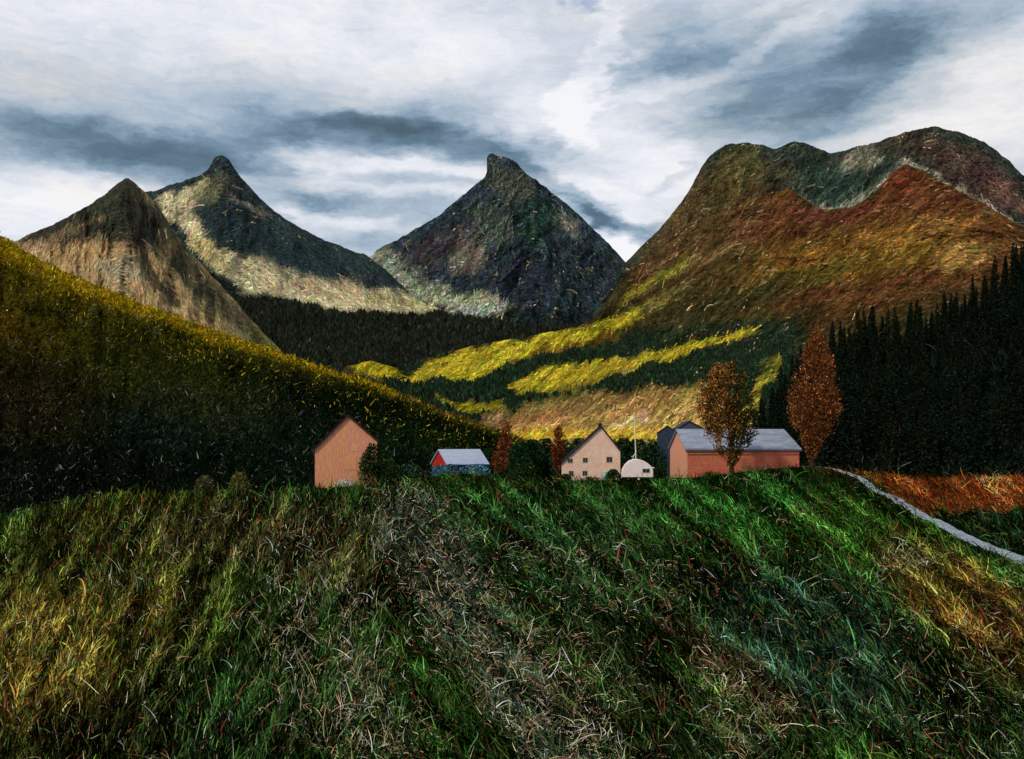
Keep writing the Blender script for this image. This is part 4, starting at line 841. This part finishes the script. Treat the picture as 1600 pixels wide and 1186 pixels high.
def gable(root, xl, xr, xa, zl, zr_, za, y0, y1, z0, wallm, roofm, th=.18, over=.25, eave=.3, wall_name='wall'):
    """walls with a gable at y0 and y1; apex xa may be off centre"""
    pr = [(xl, z0), (xr, z0), (xr, zr_), (xa, za), (xl, zl)]; n = 5
    V = [(x, y0, z) for x, z in pr] + [(x, y1, z) for x, z in pr]
    Fc = [tuple(range(n)), tuple(reversed(range(n, 2 * n)))] + [((i + 1) % n, i, i + n, (i + 1) % n + n) for i in (0, 1, 4)]
    obj_py(wall_name, V, Fc, wallm, root)
    def slope(xe, ze):
        dx, dz = xe - xa, ze - za; l = math.hypot(dx, dz); ux, uz = dx / l, dz / l; ex, ez = xe + ux * eave, ze + uz * eave
        nxx, nzz = (-uz, ux) if dx < 0 else (uz, -ux)
        if nzz < 0: nxx, nzz = -nxx, -nzz
        g = .012; Y0, Y1 = y0 - over, y1 + over
        cols_ = []
        pts = [(xa, za), (ex, ez)]; low = [(x + nxx * g, z + nzz * g) for x, z in pts]; top = [(xa, za + th / max(nzz, .3)), (ex + nxx * th, ez + nzz * th)]
        low[0] = (xa, za + g / nzz)
        ns = 9; VV = []; 
        for j in range(ns):       # slightly sagging sheets
            Y = Y0 + (Y1 - Y0) * j / (ns - 1); sg = -.05 * math.sin(math.pi * j / (ns - 1)) 
            VV += [(low[0][0], Y, low[0][1]), (low[1][0], Y, low[1][1]), (top[1][0], Y, top[1][1] + sg), (top[0][0], Y, top[0][1] + sg)]
        FF = [(0, 1, 2, 3), tuple(reversed([4 * (ns - 1) + i for i in range(4)]))]
        for j in range(ns - 1):
            a_, b_ = 4 * j, 4 * j + 4
            for i in range(4): FF.append((a_ + i, b_ + i, b_ + (i + 1) % 4, a_ + (i + 1) % 4))
        return VV, FF
    V1, F1 = slope(xl, zl); V2, F2 = slope(xr, zr_); obj_py('roof', V1 + V2, F1 + [tuple(i + len(V1) for i in f) for f in F2], roofm, root)
m_frame = paint_mat('window_frame', S(170, 160, 140), 4, .2); m_pane = paint_mat('dark_glass', S(20, 30, 40), 3, .3, rough=.25, bump=0)
m_pane.node_tree.nodes['Principled BSDF'].inputs['Specular IOR Level'].default_value = .5
def window(root, x, z, w, h, y, dark=m_pane, name='window'):
    """set in a wall facing -y at y"""
    f = .07; wv = []; wf = []
    for (a, b, c, d_) in ((x - w / 2 - f, x + w / 2 + f, z - h / 2 - f, z - h / 2), (x - w / 2 - f, x + w / 2 + f, z + h / 2, z + h / 2 + f), (x - w / 2 - f, x - w / 2, z - h / 2, z + h / 2), (x + w / 2, x + w / 2 + f, z - h / 2, z + h / 2), (x - .02, x + .02, z - h / 2, z + h / 2)):
        o = len(wv); wv += boxv(a, b, y - .05, y - .003, c, d_); wf += [tuple(i + o for i in q_) for q_ in BQ]
    fr = obj_py(name, wv, wf, m_frame, root); box('pane', x - w / 2 + .001, x + w / 2 - .001, y - .022, y - .006, z - h / 2 + .001, z + h / 2 - .001, dark, fr)
    return fr

# big salmon barn on the left
d0 = 130; m2 = lambda px_, d_=130: px_ / F * d_
salmon = paint_mat('salmon_boards', S(206, 136, 110), 1.1, .3, S(202, 146, 92), .9, (1.6, 1.6, .35), .8, c2pos=.5)
purple = paint_mat('purple_tiles', S(64, 30, 42), 2, .35, S(40, 30, 44), .6)
loc = W(545, 768, d0); t = thing('salmon_barn', loc, 'big plain salmon barn with a purple roof at the left, beside dark bushes', 'barn', rz=math.radians(8.6))
zz = lambda row: (768 - row) / F * d0
gable(t, m2(-52), m2(44), m2(-1), zz(703), zz(690), zz(651), 0, 11, -1.5, salmon, purple, .22, .3, .25)
m_board = paint_mat('pale_boards', S(214, 152, 116), 3, .2, S(208, 130, 98), .6)
for (x0, x1, r0, r1) in ((-8, -6, 700, 738),): pass
h = box('hatch', m2(4), m2(15), -.03, -.003, zz(705), zz(694), m_board, t); h['label'] = 'pale faded loft hatch'
dr = box('door', m2(-6), m2(12), -.035, -.003, zz(734), zz(712), paint_mat('faded_door', S(208, 142, 98), 3, .2, S(214, 154, 116), .6), t); dr['label'] = 'faded ochre hatch door'
bm_ = [boxv(m2(x) - .03, m2(x) + .03, -.05, -.036, zz(734), zz(712)) for x in (-5, 3, 11)]
obj_py('batten', [v for b in bm_ for v in b], [tuple(i + 8 * k for i in q_) for k in range(3) for q_ in BQ], m_board, dr)

# small red shed
d1 = 155; loc = W(699, 742, d1); ang = math.radians(30)
t = thing('red_shed', loc, 'small red shed with pale grey roof, left of the leaning russet tree', 'shed', rz=ang)
redw = paint_mat('red_boards', S(176, 42, 30), 3, .3, S(120, 28, 26), .6); greyr = paint_mat('pale_roof', S(150, 160, 182), 1.4, .16, S(176, 180, 194), .6, (.5, 3, 1))
zs = lambda row: (742 - row) / F * d1
# local frame: x along the ridge, gable at x=0 facing the viewer's left
Ls, Ws = 7.2, 5.6
def long_house(root, Ln, Wd, ze, za, z0, gw, sw_, roofm, th=.15, over=.25, eave=.3, hipr=0.0):
    V = [(0, 0, z0), (0, Wd, z0), (0, Wd, ze), (0, Wd / 2, za), (0, 0, ze)]
    obj_py('gable_wall', V + [(x + .25, y, z) for x, y, z in V], [(0, 4, 3, 2, 1), (5, 6, 7, 8, 9), (0, 1, 6, 5), (0, 5, 9, 4), (1, 2, 7, 6)], gw, root)
    V = [(.252, 0.0, z0), (Ln, 0.0, z0), (Ln, Wd, z0), (.252, Wd, z0), (.252, 0, ze), (Ln, 0, ze), (Ln, Wd, ze), (.252, Wd, ze), (Ln - hipr, Wd / 2, za), (.252, Wd / 2, za)]
    obj_py('side_wall', V, [(0, 1, 5, 4), (1, 2, 6, 8, 5), (2, 3, 7, 6)], sw_, root)
    V = []; Fc = []
    sl = (za - ze) / (Wd / 2); g = .02; ns = 12
    for s in (-1, 1):
        o = len(V); yc = Wd / 2; ye = yc + s * (Wd / 2 + eave)
        for j in range(ns):
            f = j / (ns - 1); xt = -over + (Ln - hipr + over * 1.6) * f; xe = -over + (Ln + 2 * over) * f; sg = .05 * math.sin(f * 11)
            V += [(xt, yc, za + g), (xe, ye, za - sl * (Wd / 2 + eave) + g), (xe, ye, za - sl * (Wd / 2 + eave) + g + th + sg), (xt, yc, za + g + th * 1.15)]
        Fc += [tuple(o + i for i in (0, 1, 2, 3)), tuple(o + 4 * (ns - 1) + i for i in (3, 2, 1, 0))]
        for j in range(ns - 1):
            for i in range(4): Fc.append((o + 4 * j + i, o + 4 * j + 4 + i, o + 4 * j + 4 + (i + 1) % 4, o + 4 * j + (i + 1) % 4))
    obj_py('roof', V, Fc, roofm, root)
long_house(t, Ls, Ws, zs(725), zs(704), 1.3, redw, redw, greyr)
mb = paint_mat('blue_footing', S(64, 100, 124), 2, .5, S(26, 44, 60), .9)
box('footing', -.05, Ls + .05, -.05, Ws + .05, -1.2, 1.296, mb, t)
box('door', 3.9, 4.9, -.09, -.052, -.2, 1.2, paint_mat('yellow_door', S(200, 200, 130), 3, .2), t)
ft = obj_py('fascia', boxv(-.3, Ls + .3, -.42, -.36, zs(725) - .36, zs(725) - .12), BQ, paint_mat('navy_trim', S(40, 44, 96), 3, .2), t)

# cream house
d2 = 158; loc = W(925, 752, d2); mm = lambda p_: (p_ - 925) / F * d2; zh = lambda row: (752 - row) / F * d2
t = thing('cream_house', loc, 'cream gabled house with dark roof edges and small dark windows, left of the caravan', 'house', rz=math.radians(-2.5))
cream = paint_mat('cream_render', S(220, 190, 168), 1.6, .28, S(214, 168, 142), .9, bump=.7); blackr = paint_mat('dark_roof', S(34, 34, 40), 2, .3)
gable(t, mm(878), mm(969), mm(939), zh(724), zh(706), zh(668), 0, 8, -2, cream, blackr, .24, .3, .15)
for (x, r, w_, h_) in ((891, 720, 7, 6), (914.5, 719, 7, 7), (952, 718, 8.5, 8), (892.5, 740, 6.5, 8), (914, 739.5, 7, 7)):
    window(t, mm(x), zh(r), w_ / F * d2, h_ / F * d2, 0)
box('door', mm(942), mm(947), -.06, -.003, zh(756), zh(737), paint_mat('pale_door', S(150, 190, 190), 3, .2), t)
ch = box('chimney', mm(939) - .3, mm(939) + .3, 3.2, 3.8, zh(672), zh(660.5), blackr, t, .02)

# caravan
d3 = 153; loc = W(996, 750, d3); cm = lambda p_: (p_ - 996) / F * d3; zc = lambda row: (750 - row) / F * d3
white = paint_mat('white_shell', S(226, 208, 204), 1.5, .08, S(216, 196, 190), .6, bump=.05, rough=.5)
t = thing('caravan', loc, 'small white round-topped caravan with one dark window, right of the cream house', 'caravan', rz=math.radians(-3))
prof = [(972, 746), (971.5, 740), (973, 733), (977, 726), (983, 720.5), (990, 717.6), (998, 717.5), (1006, 720), (1013, 724.5), (1018, 729), (1020.5, 734), (1021, 740), (1020.5, 746)]
n = len(prof); inn = [(996 + (a - 996) * .965, 734 + (b - 734) * .955) for a, b in prof]
Vv = [(cm(a), .14, zc(b)) for a, b in prof] + [(cm(a), 2.1, zc(b)) for a, b in prof] + [(cm(a), 0, zc(b)) for a, b in inn] + [(cm(a), 2.24, zc(b)) for a, b in inn]
Fc = [tuple(range(2 * n, 3 * n)), tuple(reversed(range(3 * n, 4 * n)))]
for i in range(n):
    j = (i + 1) % n; Fc += [(j, i, i + n, j + n), (i, j, 2 * n + j, 2 * n + i), (j + n, i + n, 3 * n + i, 3 * n + j)]
body = obj_py('body', Vv, Fc, white, t)
w = window(t, cm(1009.5), zc(735.5), 1.05, .55, 0)
box('awning_rail', cm(1013), cm(1022.5), .1, 2.1, zc(731.5), zc(730.4), white, t)
def disc(name, x, z, r, y0, y1, mat, parent):
    k = 20; V = [(x + r * math.cos(i * 6.2832 / k), y, z + r * math.sin(i * 6.2832 / k)) for y in (y0, y1) for i in range(k)]
    Fc = [tuple(range(k)), tuple(reversed(range(k, 2 * k)))] + [((i + 1) % k, i, i + k, (i + 1) % k + k) for i in range(k)]
    return obj_py(name, V, Fc, mat, parent)
rub = paint_mat('rubber', S(30, 30, 30), 3, .2)
for y in (.2, 1.86): 
    wh = disc('wheel', cm(998), .2, .33, y, y + .18, rub, t); disc('rim', cm(998), .2, .19, y - .015 if y < 1 else y + .16, y + .02 if y < 1 else y + .2, white, wh)
obj_py('drawbar', boxv(cm(972) - 1.0, cm(972) + .1, 1.05, 1.15, .28, .36), BQ, m_frame, t)

# white pole behind the caravan
d4 = 157; base = gpt(995, d4); top = W(991, 652, d4)
t = thing('flagpole', base, 'thin white pole with a short side bracket rising behind the caravan', 'pole')
wp = paint_mat('white_pole', S(220, 214, 200), 3, .1); tv = top - base
Vt, Qt = tube_np([(np.array([[0, 0, -.3], [tv.x * .5, 0, tv.z * .5], [tv.x, 0, tv.z]]), [.11, .085, .05])], 10); mesh_np('pole', Vt, Qt, wp, parent=t, smooth=True)
zb_ = W(0, 713, d4).z - base.z
Vt, Qt = tube_np([(np.array([[-.05, 0, zb_ + .9], [-.45, 0, zb_ + .1], [-.85, 0, zb_ - .1]]), [.05, .05, .05]), (np.array([[-.55, 0, zb_ + .2], [-.6, 0, zb_ - .9]]), [.05, .05])], 8); mesh_np('bracket', Vt, Qt, wp, parent=t)
Vt, Qt = tube_np([(np.array([[tv.x, 0, tv.z - .02], [tv.x, 0, tv.z + .06], [tv.x, 0, tv.z + .14]]), [.05, .1, .02])], 10); mesh_np('finial', Vt, Qt, wp, parent=t)

# long barn
d5 = 160; loc = W(1072, 747, d5); t = thing('long_barn', loc, 'long brick-red barn with grey roof and pink gable end coloured as sunlit, behind the autumn tree', 'barn', rz=math.radians(7.5))
zl = lambda row: (747 - row) / F * d5
pinkg = paint_mat('sunlit_pink_gable', S(212, 146, 122), 1.2, .16, S(214, 152, 112), .7, (1.6, 1.6, .4), bump=.4)  # lighter pink puts the sunlit look of the left-facing gable into its colour
brick = paint_mat('red_wall', S(184, 112, 76), .9, .34, S(194, 92, 78), .95, (1, 1, .8), .6, c2pos=.5)
slate = paint_mat('slate_roof', S(140, 146, 162), 1.2, .3, S(108, 116, 130), .8, (.5, 2, 1), .3)
long_house(t, 19.3, 9, zl(701), zl(672), -2, pinkg, brick, slate, .2, .3, .35, hipr=.9)
Vg = boxv(-.28, 19.6, -.52, -.42, zl(701) - .42, zl(701) - .30); obj_py('gutter', Vg, BQ, paint_mat('gutter_grey', S(90, 92, 100), 3, .2), t)
# two darker barns behind
slate2 = paint_mat('dark_slate', S(52, 60, 72), 1.5, .25, S(40, 46, 56), .7); darkw = paint_mat('dark_boards', S(48, 58, 74), 2, .25, S(36, 44, 56), .6)
d6 = 172; loc = W(1040, 745, d6); t = thing('dark_shed', loc, 'small dark blue-grey shed peeking out left of the long barn', 'shed', rz=math.radians(-8))
z6 = lambda row: (745 - row) / F * d6; x6 = lambda p_: (p_ - 1040) / F * d6
gable(t, x6(1027), x6(1056), x6(1043), z6(677), z6(675), z6(666), 0, 6, -2, darkw, slate2, .14, .15, .1)
d7 = 190; loc = W(1079, 745, d7); t = thing('dark_roofed_barn', loc, 'dark slate-roofed barn whose gable top shows above the long barn', 'barn', rz=math.radians(-3))
z7 = lambda row: (745 - row) / F * d7; x7 = lambda p_: (p_ - 1079) / F * d7
gable(t, x7(1058), x7(1102), x7(1077), z7(671), z7(672), z7(659), 0, 9, -2, paint_mat('slate_boards', S(70, 72, 80), 2, .25), slate2, .22, .2, .2)

print('objects', len(D.objects))
